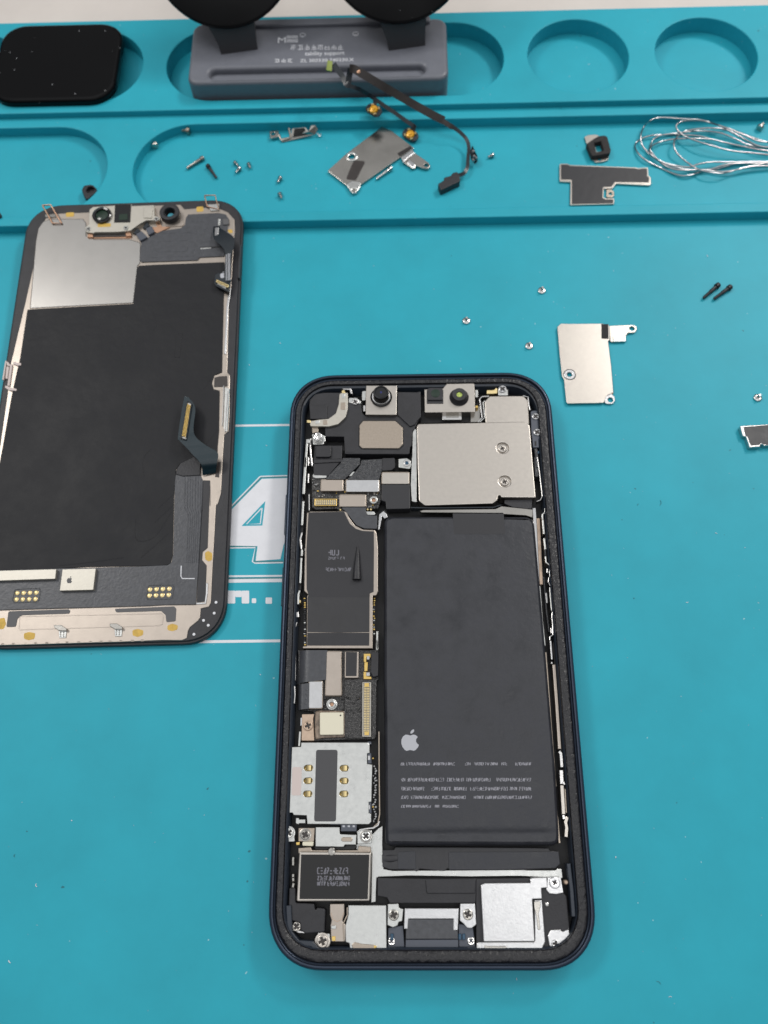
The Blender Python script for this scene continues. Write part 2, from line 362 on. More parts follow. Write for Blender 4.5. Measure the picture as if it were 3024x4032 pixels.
for fr, pts, w in (('5', [(1290, 592), (1478, 398), (1670, 392)], .36), ('e', [(700, 815), (1152, 810), (1118, 985), (1150, 1003), (1500, 996)], .33),
                   ('e', [(1240, 310), (1045, 518), (1216, 514), (1240, 310)], .30)):
    mb.plate(pline(fr, pts, w), 0, ZP, 0)
build(mb, 'printed_number', 'print_white', MAT)
mb = MB()
for fr, pts, w in (('5', [(1284, 604), (1483, 404), (1670, 399)], .5), ('e', [(700, 795), (1168, 792), (1140, 982), (1500, 984)], .6), ('e', [(560, 1196), (1560, 1188)], .5)):
    mb.plate(pline(fr, pts, w, z=.012), 0, .012, 0)
build(mb, 'printed_dark_line', 'print_dark', MAT)  # dark teal print alongside the white lines
mb = MB()
for q in ([(808, 1345), (905, 1345), (905, 1505), (808, 1505)], [(905, 1345), (985, 1345), (985, 1425), (905, 1425)], [(985, 1345), (1078, 1345), (1078, 1505), (985, 1505)], [(1110, 1440), (1165, 1440), (1165, 1500), (1110, 1500)], [(1282, 1430), (1362, 1430), (1362, 1508), (1282, 1508)]):
    mb.plate(W(ZP, ('e', q)), 0, ZP, 0, r=.3)
build(mb, 'printed_caption', 'print_white', MAT)
def level(x, y):                        # height of the mat's upper face
    if y < 130: return 0
    for cx, cy in ((54.6, 194.2), (96.6, 193.6)):
        if (x-cx)**2+(y-cy)**2 < 15.5**2: return 0
    if y > 174: return 5.5
    return 0 if (136 < y < 167 and (tl+8 < x < 185 or x < tr-8)) else 3.4
rl = random.Random(3)
for nm, m, cnt in (('lint', 'print_dark', 12), ('dust', 'print_white', 26)):
    mb = MB()
    for i in range(cnt):
        p = bp(rl.uniform(20, 3000), rl.uniform(150, 4000), 0); x, y = p.x, p.y
        if 172 < y < 179 or 126 < y < 137 or 165 < y < 172 or (y > 174 and x < 15): continue
        z = level(x, y)+.06; a = rl.uniform(0, 6.3); L = rl.uniform(.3, 1.6) if nm == 'lint' else rl.uniform(.15, .7); c = rl.uniform(-.5, .5)*L
        mb.tube(spl([(x, y, z), (x+L/2*math.cos(a)-c*math.sin(a), y+L/2*math.sin(a)+c*math.cos(a), z+.05), (x+L*math.cos(a), y+L*math.sin(a), z)], 3), rl.uniform(.04, .075) if nm == 'lint' else rl.uniform(.05, .12), 5)
    o = build(mb, nm, m); o['kind'] = 'stuff'; o['label'] = 'tiny dark fibres scattered on the teal mat' if nm == 'lint' else 'tiny white dust specks scattered on the teal mat'
# ================================================================== PHONE
PH = empty('opened_phone', (0, 0, 0), 'opened dark smartphone body without screen, showing battery and circuit board', 'phone')
X0, X1, Y0, Y1 = -35.75, 35.75, -73.35, 73.35
def loop(l, r, b, t, rad): return rrect(X0+l, X1-r, Y0+b, Y1-t, rad, 12, 2.25)
def sweep(levels, name, m, ang=50):
    mb = MB(); N = None; V = []; Fc = []
    for (l, r, b, t, rad, z) in levels:
        L = loop(l, r, b, t, rad); N = len(L); V += [(x, y, z) for x, y in L]
    for k in range(len(levels)-1):
        for i in range(N): a = k*N+i; b2 = k*N+(i+1) % N; Fc.append([a, b2, b2+N, a+N])
    mb.add(V, Fc, True); return build(mb, name, m, PH, ang=ang)
def u(d, z, rad=None): return (d, d, d, d, (12.6-d) if rad is None else rad, z)
sweep([u(3, .4), u(1.2, .0), u(.35, .35), u(.05, 1.2), u(0, 2.5), u(0, 5.9), u(.05, 6.5), u(.20, 6.92), u(.55, 7.16), u(.88, 7.3), u(1.0, 7.24), u(1.06, 7.0), u(1.1, 6.1), u(1.4, 5.9)], 'side_frame', 'navy_frame')
sweep([u(1.38, 5.6), (1.58, 1.58, 1.58, 1.58, 11.0, 6.3), (1.75, 1.75, 1.75, 1.75, 10.8, 6.5), (2.0, 2.2, 2.3, 2.0, 10.4, 6.52), (2.9, 3.5, 3.7, 2.8, 9.2, 6.45), (3.05, 3.65, 3.95, 2.95, 9.0, 6.2), (3.1, 3.7, 4.0, 3.0, 8.9, 5.6)], 'adhesive_ledge', 'adhesive')
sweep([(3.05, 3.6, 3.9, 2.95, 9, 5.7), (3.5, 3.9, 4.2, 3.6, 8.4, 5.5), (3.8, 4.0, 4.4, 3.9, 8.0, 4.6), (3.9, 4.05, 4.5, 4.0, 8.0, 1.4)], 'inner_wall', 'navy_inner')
mb = MB(); mb.plate(loop(2.5, 2.5, 2.5, 2.5, 9), .5, 1.6, .05); build(mb, 'midframe', 'deep_black', PH)
# side buttons
for ya, yb in ((1955, 2110), (2240, 2390)):
    a = bp(1116, ya, 4); b = bp(1110, yb, 4); mb = MB(); mb.box((-35.85, (a.y+b.y)/2, 4), .5, abs(a.y-b.y), 2.6, 0, .12); build(mb, 'side_button', 'navy_frame', PH)
# aluminium base round the battery
alu = W(2.8, ('J', [(1185, 120), (1240, 60), (1292, 30), (1288, 240), (1300, 500), (1400, 520)]), ('O', [(400, 628), (800, 626), (1655, 625)]),
        ('M', [(700, 72), (1075, 72), (1085, 55), (1140, 60), (1150, 160), (980, 155), (700, 137), (0, 140)]), ('O', [(1100, 692), (350, 687), (30, 700)]), ('J', [(1225, 600), (1215, 860), (1165, 870), (1175, 330), (1000, 290), (1000, 240)]))
P1('base_plate', 'pale_metal', PH, alu, 1.5, 2.8, .1)
for nm, fr, pts, w, z, m in (
  ('side_rail', 'G', [(380, 0), (400, 300), (425, 700), (450, 1100)], .85, 3.2, 'bright_metal'), ('side_rail', 'G', [(440, 150), (462, 620), (485, 1110)], .8, 3.5, 'tan'),
  ('side_rail', 'G', [(462, 1130), (500, 1640), (540, 2000)], .28, 3.8, 'pale_metal'), ('side_rail', 'G', [(520, 1000), (560, 1500), (600, 1800)], .3, 3.6, 'flex'),
  ('side_rail', 'H', [(545, 250), (620, 1300), (690, 2200)], .55, 3.8, 'nickel_warm'), ('side_rail', 'P', [(650, 0), (705, 700), (750, 1180)], .45, 3.8, 'nickel_warm'),
  ('side_rail', 'I', [(1250, 0), (1252, 400), (1258, 900), (1240, 1000), (1190, 1040)], .3, 3.6, 'nickel_warm')):
    P1(nm, m, PH, line_poly(W(z, (fr, pts)), w), 1.5, z, .06)
# ---- battery
bat = W(5.7, ('S', [(1512, 2031), (2104, 2031), (2140, 2440), (2192, 3060), (2206, 3330), (1516, 3330), (1511, 2600)]))
def bz(x, y):
    yy = Q('O', 800, 190, 5.5).y; t = (y-yy); d = 0
    if -3.6 < t < 0: d -= 0
    return d
BT = MB()
# a pillow made as a grid with rounded shoulders and a soft crease near its lower end
bl = rnd(bat, [2.2, 2.8, 0, 0, 2.2, 1.6, 0], 6)
top = ccw(bl); N = len(top)
prof = [(0, 1.7), (-.02, 4.2), (.12, 5.0), (.38, 5.45), (.8, 5.68)]
V = []; Fc = []
for d, z in prof: V += [(x, y, z) for x, y in (offset(top, d) if d else top)]
for k in range(len(prof)-1):
    for i in range(N): a = k*N+i; b = k*N+(i+1) % N; Fc.append([a, b, b+N, a+N])
BT.add(V, Fc, True)
inner = offset(top, .8); BT.v[-N:] = [Vector((x, y, 5.68)) for x, y in inner]
yc = Q('O', 800, 225, 5.6).y; ye = min(p[1] for p in inner)
xs0 = lambda y: (lambda c: (min(c), max(c)))([inner[i][0]+(inner[(i+1) % N][0]-inner[i][0])*(y-inner[i][1])/(inner[(i+1) % N][1]-inner[i][1]) for i in range(N) if (inner[i][1]-y)*(inner[(i+1) % N][1]-y) <= 0 and abs(inner[(i+1) % N][1]-inner[i][1]) > 1e-9])
ytop = max(p[1] for p in inner)
ys = [ytop-.001, ytop-.3, ytop-.8, ytop-1.6, ytop-2.6]+[ytop-3+(yc+1.8-ytop+3)*i/16 for i in range(17)]+[yc+1.2, yc+.7, yc+.3, yc, yc-.4, yc-.8, yc-1.3, yc-2.0, yc-2.8]
ys = [y for y in ys if y > ye+.5]+[ye+.5, ye+.2, ye+.001]
V = []; Fc = []; NX = 26
for y in ys:
    a, b = xs0(y)
    t = y-yc; dz = -.42*math.exp(-(t/.75)**2)-(.18 if t < 0 else 0)*min(1, -t/.6 if t < 0 else 0)
    for i in range(NX+1):
        x = a+(b-a)*i/NX; edge = min(x-a, b-x, ytop-y, y-ye); puff = .12*min(1, max(0, edge)/2.0)
        k = min(1, min(x-a, b-x)/2.0)
        V.append((x, y, 5.68+puff+dz*min(1, max(0, min(x-a, b-x))/1.2)))
for j in range(len(ys)-1):
    for i in range(NX): a = j*(NX+1)+i; Fc.append([a, a+1, a+NX+2, a+NX+1])
BT.add(V, Fc, True)
bo = build(BT, 'battery', 'battery', PH, ang=60)
ZB = 5.83
def bpart(mb, name, m): o = build(mb, name, m, bo); return o
mb = MB(); mb.plate(W(ZB, ('D', [(395, 612), (950, 614), (962, 838), (408, 838)])), ZB-.08, ZB, .01); bpart(mb, 'tape', 'battery_tape')
mb = MB()
a = Q('N', 278, 157, ZB); b = Q('F', 1659, 970, ZB); b2 = Q('N', 470, 90, ZB); sx = (b2.x-a.x)/.95; sy = (Q('S', 1625, 2871, ZB).y-a.y)/1.27
for sh in (APPLE, LEAF): mb.plate([(a.x+px*sx, a.y+(py+.09)*sy) for px, py in rnd(sh, .06, 3)], ZB-.06, ZB+.01, 0)
bpart(mb, 'emblem', 'ink_grey')
# printed lines: small word strips (illegible in the photo)
rows = [(298, 40), (470, 46), (568, 46), (662, 42), (760, 34)]
spans = [[(270, 325), (335, 590), (625, 870), (970, 1035), (1070, 1330), (1370, 1430), (1520, 1700)], [(275, 330), (345, 745), (775, 970), (985, 1250), (1310, 1700)],
         [(275, 540), (605, 825), (850, 995), (1030, 1450), (1460, 1540), (1560, 1700)], [(275, 365), (385, 700), (725, 990), (1070, 1700)], [(275, 615), (645, 700), (730, 905)]]
acc = MB()
for (yy, hh), ws in zip(rows, spans):
    for x0, x1 in ws: scribble(acc, 'N', x0, x1, yy, hh*.72, 16, ZB, .13)
bpart(acc, 'printed_text', 'ink_mid')
P1('battery_flap', 'battery_flap', PH, W(3.6, ('O', [(75, 405), (200, 402), (215, 372), (900, 374), (1655, 380)]), ('P', [(595, 1250), (605, 1290), (735, 1300), (760, 1480), (690, 1545), (300, 1565)]), ('O', [(1300, 626), (800, 626), (788, 605), (750, 634), (690, 632), (480, 612), (445, 640), (400, 624), (150, 618), (72, 590)])), 1.6, 3.6, .15, r=.15)
P1('pull_tab', 'battery', PH, W(3.72, ('O', [(238, 428), (432, 415), (438, 615), (240, 612)])), 3.4, 3.72, .06, r=.35)
P1('pull_tab', 'battery', PH, W(3.75, ('O', [(790, 428), (1655, 424)]), ('P', [(735, 1303), (757, 1480), (690, 1540)]), ('O', [(1300, 622), (795, 622)])), 3.4, 3.75, .08, r=.35)
mb = MB(); mb.tube([Q('O', 70, 500, 3.2), Q('O', 150, 500, 3.4), Q('O', 235, 490, 3.3)], .9, 12, flat=.5); build(mb, 'flap_fold', 'battery_flap', PH)
P1('silver_strip', 'brushed', PH, W(5.2, ('D', [(35, 585), (80, 575), (860, 565), (925, 535), (1265, 570), (1262, 655), (1190, 632), (950, 618), (940, 606), (870, 606), (60, 600)])), 3.6, 5.2, .06)
P1('silver_corner', 'bright_metal', PH, W(5.0, ('C', [(1255, 620), (1300, 585), (1335, 620), (1342, 655), (1310, 668), (1285, 640), (1255, 790), (1240, 785)])), 3.0, 5.0, .08)
P1('top_cable', 'flex_dark', PH, line_poly(W(5.3, ('D', [(-60, 548), (200, 552), (840, 545), (920, 520)])), .35), 3, 5.3, .05)
# ---- camera shield, upper right
ZS = 5.95
holes = []
for x, y, fr in ((938, 895, 'B'), (962, 262, 'D')):
    c = Q(fr, x, y, ZS); holes.append(circ(c.x, c.y, 1.62, 30))
sh = W(ZS, ('B', [(4, 655), (20, 632), (60, 630), (600, 620), (1165, 607), (1232, 645), (1270, 1100)]), ('D', [(1300, 440), (920, 437), (912, 416), (893, 416), (885, 440), (880, 470), (830, 505), (90, 527), (25, 475), (12, 100)]))
mb = MB(); mb.plate(rnd(sh, [.9, .6, 0, 0, 1.2, .9, 0, .3, .1, .1, .1, .4, .9, .3, 1.2, .9, 0]), 2.0, ZS, .22, holes, seg=3); SH = build(mb, 'camera_shield', 'nickel', PH)
for x, y, fr in ((938, 895, 'B'), (962, 262, 'D')):
    c = Q(fr, x, y, ZS); mb = MB(); mb.lathe([(1.7, ZS-1.2), (1.6, ZS-.6), (1.2, ZS-.6), (1.2, ZS-.7)], c.x, c.y, 30); build(mb, 'screw_seat', 'nickel', PH)
    screw(PH, fr, x, y+3, ZS-.05, 1.16, 'nickel', rot=.35, h=.6, k=.78)
P1('small_shield', 'nickel', PH, W(5.7, ('B', [(742, 385), (795, 328), (1165, 325), (1215, 380), (1228, 640), (752, 640)])), 2.0, 5.7, .25, r=[.9, .9, .9, .9, 0, 0])
P1('antenna_clip', 'chrome', PH, line_poly(W(5.5, ('B', [(670, 612), (715, 560), (690, 360), (715, 335), (790, 330)])), .35), 3, 5.5, .05)
P1('antenna_clip', 'pale_metal', PH, line_poly(W(5.4, ('B', [(690, 612), (745, 560), (725, 400), (745, 380)])), .3), 3, 5.4, .05)
P1('antenna_clip', 'chrome', PH, line_poly(W(5.5, ('B', [(1160, 325), (1215, 340), (1225, 430), (1238, 480)])), .3), 3, 5.5, .05)
P1('shield_foot', 'black_plastic', PH, W(4.8, ('D', [(960, 462), (1262, 455), (1255, 560), (1190, 560), (1040, 540), (958, 505)])), 2, 4.8, .1)
P1('edge_clip', 'pale_metal', PH, W(5.4, ('C', [(1610, 0), (1659, 0), (1659, 490), (1610, 480), (1598, 300)])), 2, 5.4, .05)
P1('edge_clip', 'pale_metal', PH, W(5.3, ('A', [(1620, 720), (1640, 690), (1659, 690), (1659, 1090), (1612, 1090)])), 2, 5.3, .05)
# ---- front cameras
cam = P1('camera_module', 'nickel', PH, W(6.3, ('A', [(1112, 216), (1446, 216), (1441, 533), (1105, 531)])), 2, 6.3, .1, r=.1)
c = Q('A', 1275, 345, 6.3); mb = MB(); mb.lathe([(3.0, 6.2), (3.0, 6.55), (2.75, 6.8), (2.3, 6.9), (2.15, 7.2), (2.15, 8.9), (2.0, 9.15), (1.6, 9.2), (1.5, 9.05)], c.x, c.y, 40); ln = build(mb, 'lens', 'gloss_black', cam)
mb = MB(); mb.lathe([(2.62, 6.75), (2.5, 6.98), (2.2, 7.0)], c.x, c.y, 40); build(mb, 'lens_ring', 'chrome', cam)
mb = MB(); mb.plate(circ(c.x, c.y, .32, 10), 9.0, 9.07, 0); build(mb, 'lens_core', 'lens_blue', cam)
P1('camera_lug', 'pale_metal', PH, W(5.6, ('A', [(1066, 278), (1112, 270), (1106, 376), (1066, 378)])), 2, 5.6, .1, r=.3)
P1('camera_lug', 'chrome', PH, W(5.0, ('A', [(1078, 430), (1106, 430), (1102, 495), (1080, 495)])), 2, 5.0, .1, r=.2)
dual = P1('dual_camera_module', 'nickel', PH, W(6.3, ('B', [(88, 258), (285, 250), (330, 197), (630, 192), (640, 502), (92, 508)])), 2, 6.3, .1, r=[.1, .2, .2, .3, .1, .2])
c = Q('B', 463, 345, 6.3); mb = MB(); mb.lathe([(2.65, 6.2), (2.65, 6.5), (2.4, 6.7), (2.0, 7.9), (1.9, 8.05), (.85, 8.0), (.75, 7.5)], c.x, c.y, 40); build(mb, 'lens', 'black_plastic', dual)
mb = MB(); mb.plate(circ(c.x, c.y, .8, 18), 7.5, 7.75, 0); build(mb, 'lens_core', 'lens_spark', dual)
sq = W(6.9, ('B', [(128, 240), (283, 240), (288, 372), (117, 372)])); mb = MB(); mb.plate(rnd(sq, .15), 6.2, 6.9, .1)
sq2 = W(6.4, ('B', [(112, 262), (292, 262), (292, 412), (112, 412)])); mb.plate(rnd(sq2, .15), 6.0, 6.45, .05); build(mb, 'projector', 'black_plastic', dual)
c = Q('B', 207, 300, 6.95); mb = MB(); mb.lathe([(1.25, 6.8), (1.25, 6.98), (1.15, 7.0)], c.x, c.y, 28); build(mb, 'projector_window', 'glass_green', dual)
P1('camera_tab', 'chrome', PH, W(5.0, ('B', [(280, 515), (492, 515), (492, 588), (280, 588)])), 2, 5.0, .1, r=.25)
P1('tab_label', 'brushed', PH, W(5.1, ('B', [(322, 525), (460, 525), (460, 562), (322, 562)])), 4.8, 5.1, .02)
P1('camera_base', 'deep_black', PH, W(3.5, ('B', [(60, 490), (660, 490), (680, 612), (40, 625)])), 1.6, 3.5, .05)
P1('camera_cable', 'brushed', PH, W(4.4, ('B', [(590, 520), (640, 500), (660, 440), (690, 440), (690, 610), (590, 612)])), 1.6, 4.4, .05)
mb = MB(); mb.lathe([(.5, 3), (.5, 5.2), (.35, 5.35)], Q('B', 655, 452, 5).x, Q('B', 655, 452, 5).y, 14); build(mb, 'gold_pad', 'gold', PH)
P1('camera_lug', 'pale_metal', PH, W(5.6, ('B', [(640, 262), (668, 262), (672, 340), (640, 345)])), 2, 5.6, .1, r=.25)
# ---- black speaker bracket, upper left
ZK = 5.15
sp = W(ZK, ('A', [(492, 430), (497, 372), (555, 308), (650, 292), (915, 292), (918, 405), (1050, 415), (1066, 510), (1105, 546), (1447, 546), (1452, 285), (1659, 288)]), ('B', [(45, 278), (50, 560), (12, 610), (-22, 690)]),
       ('A', [(1612, 720), (1605, 870), (1588, 890), (1582, 952), (1570, 962), (880, 960), (870, 772), (664, 770), (664, 662), (690, 640), (690, 580), (500, 578)]))
SP = P1('speaker_bracket', 'black_plastic', PH, sp, 2, ZK, .15, r=.15)
P1('raised_pad', 'black_plastic', SP, W(5.5, ('A', [(492, 432), (688, 428), (684, 576), (506, 580)])), 5, 5.5, .08, r=.2)
P1('raised_pad', 'black_plastic', SP, W(5.6, ('A', [(1452, 285), (1659, 288)]), ('B', [(45, 278), (48, 555), (8, 600), (-20, 640)]), ('A', [(1590, 660), (1450, 530)])), 5, 5.6, .12, r=.2)
P1('raised_pad', 'black_plastic', SP, W(5.25, ('A', [(890, 845), (988, 845), (985, 940), (892, 942)])), 5, 5.25, .05)
P1('label_border', 'deep_black', SP, W(5.3, ('A', [(1028, 640), (1075, 588), (1435, 588), (1520, 668), (1520, 868), (1472, 912), (1060, 908), (1026, 872)])), 5, 5.28, .05, r=.3)
P1('speaker_plate', 'nickel_warm', SP, W(5.5, ('A', [(1040, 645), (1078, 600), (1430, 600), (1508, 674), (1508, 858), (1468, 898), (1066, 896), (1038, 866)])), 5.2, 5.5, .1, r=.45)
fx = W(5.95, ('A', [(820, 310), (838, 296), (908, 294), (910, 470), (885, 560), (805, 635), (705, 660), (508, 658), (500, 640), (505, 602), (600, 586), (700, 578), (780, 520), (812, 420)]))
af = P1('antenna_cable', 'cream_metal', PH, fx, 5.2, 5.95, .08, r=.3)
for fr, pts, m, z in (('A', [(846, 268), (876, 264), (878, 300), (846, 300)], 'gold_pale', 6.0), ('A', [(845, 300), (880, 300), (880, 350), (845, 352)], 'pale_metal', 6.05), ('A', [(835, 398), (885, 398), (885, 478), (830, 478)], 'nickel_warm', 6.02),
                      ('A', [(464, 590), (508, 594), (505, 625), (468, 618)], 'gold_pale', 6.0), ('A', [(556, 600), (604, 594), (606, 630), (556, 632)], 'pale_metal', 6.03), ('A', [(640, 592), (685, 588), (690, 640), (642, 645)], 'nickel_warm', 6.02)):
    P1('contact_pad', m, af, W(z, (fr, pts)), 5.7, z, .04, r=.25)
P1('cable_clip', 'chrome', PH, W(5.4, ('A', [(850, 235), (945, 235), (962, 300), (970, 310), (940, 300), (930, 262), (858, 258)])), 3, 5.4, .08)
P1('screw_plate', 'pale_metal', PH, W(5.3, ('A', [(922, 350), (1005, 348), (1048, 380), (1055, 412), (960, 408), (918, 400)])), 3, 5.3, .08, r=.4)
screw(PH, 'A', 992, 388, 5.6, .95, 'chrome')
P1('screw_plate', 'pale_metal', PH, W(5.0, ('A', [(523, 742), (640, 752), (664, 765), (664, 828), (650, 830), (648, 855), (532, 858)])), 3, 5.0, .08, r=.15)
c = Q('A', 585, 800, 5); mb = MB(); mb.lathe([(.95, 4.8), (.95, 6.0), (1.15, 6.0), (1.15, 6.5), (1.0, 6.6)], c.x, c.y, 22); build(mb, 'standoff', 'chrome', PH)
screw(PH, 'A', 585, 762, 6.75, 1.1, 'chrome', h=.3)
P1('cable_arm', 'nickel_warm', PH, W(5.2, ('A', [(520, 658), (590, 668), (588, 720), (525, 735)])), 3, 5.2, .08)
P1('connector_block', 'black_plastic', PH, W(4.4, ('A', [(550, 868), (850, 868), (848, 1015), (540, 1022)])), 2, 4.4, .15)
P1('connector_block', 'black_plastic', PH, W(5.2, ('A', [(562, 868), (730, 866), (728, 975), (710, 992), (560, 992)])), 2, 5.2, .15, r=.25)
# ---- logic board, upper part
ZL = 3.9
P1('logic_board', 'resin', PH, W(ZL, ('C', [(515, 195), (1270, 150), (1285, 440), (1240, 560), (1110, 560), (1100, 600), (830, 600), (790, 560), (560, 570), (520, 545)])), 1.7, ZL, .15, r=.3)
P1('dark_cover', 'film', PH, W(4.6, ('C', [(535, 45), (842, 32), (700, 200), (540, 195)])), 2, 4.6, .08)
P1('cover_edge', 'pale_metal', PH, W(4.5, ('C', [(530, 180), (700, 178), (672, 226), (560, 228), (532, 218)])), 2, 4.5, .1, r=.2)
P1('dark_cover', 'black_plastic', PH, W(4.9, ('A', [(535, 1022), (850, 1015), (840, 1045), (545, 1060)])), 2, 4.9, .05)
P1('diagonal_cable', 'flex', PH, W(5.0, ('C', [(858, 8), (1046, 8), (1042, 76), (872, 242), (664, 238), (832, 62)])), 2.5, 5.0, .1, r=.2)
P1('diagonal_cable', 'flex', PH, W(4.8, ('C', [(1062, 30), (1290, 18), (1282, 150), (1248, 246), (900, 246), (1000, 150), (1045, 86)])), 2.5, 4.8, .1, r=.2)
P1('diagonal_cable', 'black_plastic', PH, W(5.1, ('C', [(1288, 10), (1422, 8), (1424, 112), (1390, 140), (1282, 148)])), 2.5, 5.1, .1, r=.25)
P1('cable_fleck', 'pale_metal', PH, W(4.95, ('C', [(965, 158), (988, 158), (950, 205), (922, 206)])), 4, 4.95, .04)
bk = P1('loop_bracket', 'pale_metal', PH, W(4.9, ('C', [(1464, 18), (1555, 10), (1590, 35), (1606, 80), (1585, 128), (1465, 112)])), 2, 4.9, .12, r=.25)
c = Q('C', 1552, 62, 5.1); mb = MB(); mb.plate(circ(c.x, c.y, 1.0, 22), 4.8, 5.15, .1, [circ(c.x, c.y, .5, 16)]); mb.plate(circ(c.x, c.y, .6, 16), 4.8, 4.95, 0); build(mb, 'loop_ring', 'chrome', PH)
mb = MB(); mb.plate(circ(c.x, c.y, .5, 16), 4.9, 4.99, 0); build(mb, 'ring_core', 'blue_part', PH)
def cap(pts, z, m, r=.35, fr='C'):
    o = P1('connector_cap', m, PH, W(z, (fr, pts)), 3, z, .12, r=r)
    sk = MB(); sk.plate(rnd(offset(ccw(W(z-.35, (fr, pts))), -.16), r+.1), 3, z-.35, .08); build(sk, 'cap_rim', 'nickel_warm', o); return o
cap([(622, 245), (858, 245), (858, 368), (620, 368)], 5.0, 'beige_metal')
cap([(893, 246), (1248, 246), (1248, 376), (895, 376)], 5.05, 'bright_metal')
cap([(824, 410), (1106, 410), (1106, 538), (822, 538)], 5.0, 'beige_metal')
P1('cable_sheet', 'battery_tape', PH, W(4.95, ('C', [(1280, 292), (1588, 292), (1592, 430), (1590, 560), (1330, 566), (1322, 486), (1276, 470)])), 2.4, 4.95, .2, r=.25)
cap([(1286, 166), (1576, 166), (1576, 290), (1284, 290)], 5.15, 'nickel')
def connector(fr, quad, z, rows, cols, m_base, m_pin, parent, name='connector'):
    """multi-pin board connector: rim, floor and one mesh of pins"""
    q = [Vector(p) for p in W(z, (fr, quad))]
    rim = MB(); rim.plate([tuple(p) for p in q], z-.9, z, .06, [offset(ccw([tuple(p) for p in q]), .22)], r=0)
    o = build(rim, name, m_base, parent)
    fl = MB(); fl.plate([tuple(p) for p in q], z-.9, z-.35, 0); build(fl, 'connector_floor', 'brushed' if m_base != 'gold_pale' else 'flex', o)
    pn = MB()
    for i in range(rows):
        for j in range(cols):
            a = (i+.5)/rows*.86+.07; b = (j+.5)/cols*.70+.15
            top_ = q[0].lerp(q[1], b); bot_ = q[3].lerp(q[2], b); c = top_.lerp(bot_, a); d = (q[1]-q[0])
            pn.box((c.x, c.y, z-.12), d.length*.62/cols, (q[3]-q[0]).length*.86/rows*.5, .34, math.atan2(d.y, d.x), .02)
    build(pn, 'pins', m_pin, o); return o
connector('C', [(548, 452), (548, 530), (790, 528), (792, 452)], 4.6, 10, 2, 'gold', 'gold_pale', PH)
c = Q('C', 1192, 463, 4.8); mb = MB(); mb.plate(circ(c.x, c.y, 1.12, 24), 3.5, 4.8, .2, [circ(c.x, c.y, .55, 16)]); mb.plate(circ(c.x, c.y, .7, 14), 3.5, 4.1, 0); build(mb, 'standoff', 'pale_metal', PH)
mb = MB(); mb.plate(circ(c.x, c.y, .5, 14), 4.0, 4.2, 0); build(mb, 'standoff_core', 'copper', PH)
for x, y in ((830, 573), (1127, 569), (1162, 569)):
    c = Q('C', x, y, 4.2); mb = MB(); mb.lathe([(.3, 3.5), (.3, 4.2), (.2, 4.28)], c.x, c.y, 14); build(mb, 'test_point', 'gold_pale', PH)
P1('contact_pad', 'pale_metal', PH, W(4.3, ('C', [(1105, 590), (1200, 592), (1208, 628), (1125, 628)])), 3, 4.3, .05, r=.2)
rb = random.Random(5)
for m, cnt in (('resin', 60), ('solder', 22), ('gold', 10), ('brushed', 14)):
    mb = MB()
    for i in range(cnt):
        fr, xa, ya, xb, yb = rb.choice((('C', 525, 235, 612, 440), ('C', 620, 380, 815, 440), ('C', 1115, 385, 1270, 410), ('C', 1120, 520, 1240, 555), ('C', 865, 250, 888, 390), ('C', 800, 400, 820, 540), ('F', 880, 440, 1050, 1060), ('F', 850, 610, 1050, 780), ('F', 640, 620, 700, 760)))
        if fr == 'F' and m != 'resin': continue
        q = Q(fr, rb.uniform(xa, xb), rb.uniform(ya, yb), 4.1); zz = 4.2 if fr == 'F' else 3.9
        mb.box((q.x, q.y, zz), rb.uniform(.3, .9), rb.uniform(.25, .5), rb.uniform(.25, .6), rb.choice((0, 0, 1.57)), .08)
    build(mb, 'board_components', m, PH)
# ---- processor shield with graphite film
fr_ = W(4.9, ('C', [(466, 606), (500, 590), (880, 588), (905, 600), (935, 670), (990, 740), (1075, 785), (1205, 792), (1225, 830)]), ('E', [(1240, 0), (1238, 470), (1222, 508), (1182, 512), (1182, 1086), (420, 1086), (424, 1062), (462, 1060), (468, 515), (480, 500), (436, 460), (446, 0)]))
SF = P1('shield_frame', 'beige_metal', PH, fr_, 2, 4.9, .15)
P1('graphite_film', 'film', SF, W(5.0, ('C', [(482, 600), (872, 594), (892, 640), (935, 725), (1000, 780), (1070, 802), (1195, 808)]), ('E', [(1196, 0), (1192, 470), (1150, 488), (1148, 535), (474, 535), (482, 498), (462, 440), (460, 0)])), 4.7, 5.0, .04)
P1('graphite_film', 'film2', SF, W(5.02, ('E', [(474, 530), (1148, 530), (1146, 908), (800, 914), (470, 908)])), 4.7, 5.03, .03)
P1('graphite_film', 'film', SF, W(4.98, ('E', [(470, 916), (1146, 916), (1144, 1056), (468, 1056)])), 4.7, 4.98, .03)
P1('curved_cable', 'flex_grey', PH, W(5.15, ('C', [(832, 545), (1105, 545), (1108, 600), (1122, 632), (1228, 636), (1230, 780), (1090, 775), (1005, 740), (945, 665), (895, 596)])), 3, 5.15, .08, r=.3)
mb = MB(); mb.tube([Q('C', 1018, 975, 5.1), Q('E', 1018, 60, 5.3), Q('E', 1012, 200, 5.5), Q('E', 1010, 338, 5.6)], [.25, .55, .9, 1.15], 14, flat=.7); build(mb, 'rolled_tape', 'black_plastic', PH)
mk = MB(); scribble(mk, 'E', 700, 880, 42, 56, 42, 5.01, .3); scribble(mk, 'E', 700, 880, 105, 26, 24, 5.01, .16)
scribble(mk, 'E', 670, 950, 228, 34, 26, 5.01, .18); build(mk, 'printed_mark', 'ink_low', SF)
cp = {'gold': MB(), 'pale_metal': MB(), 'black_plastic': MB()}
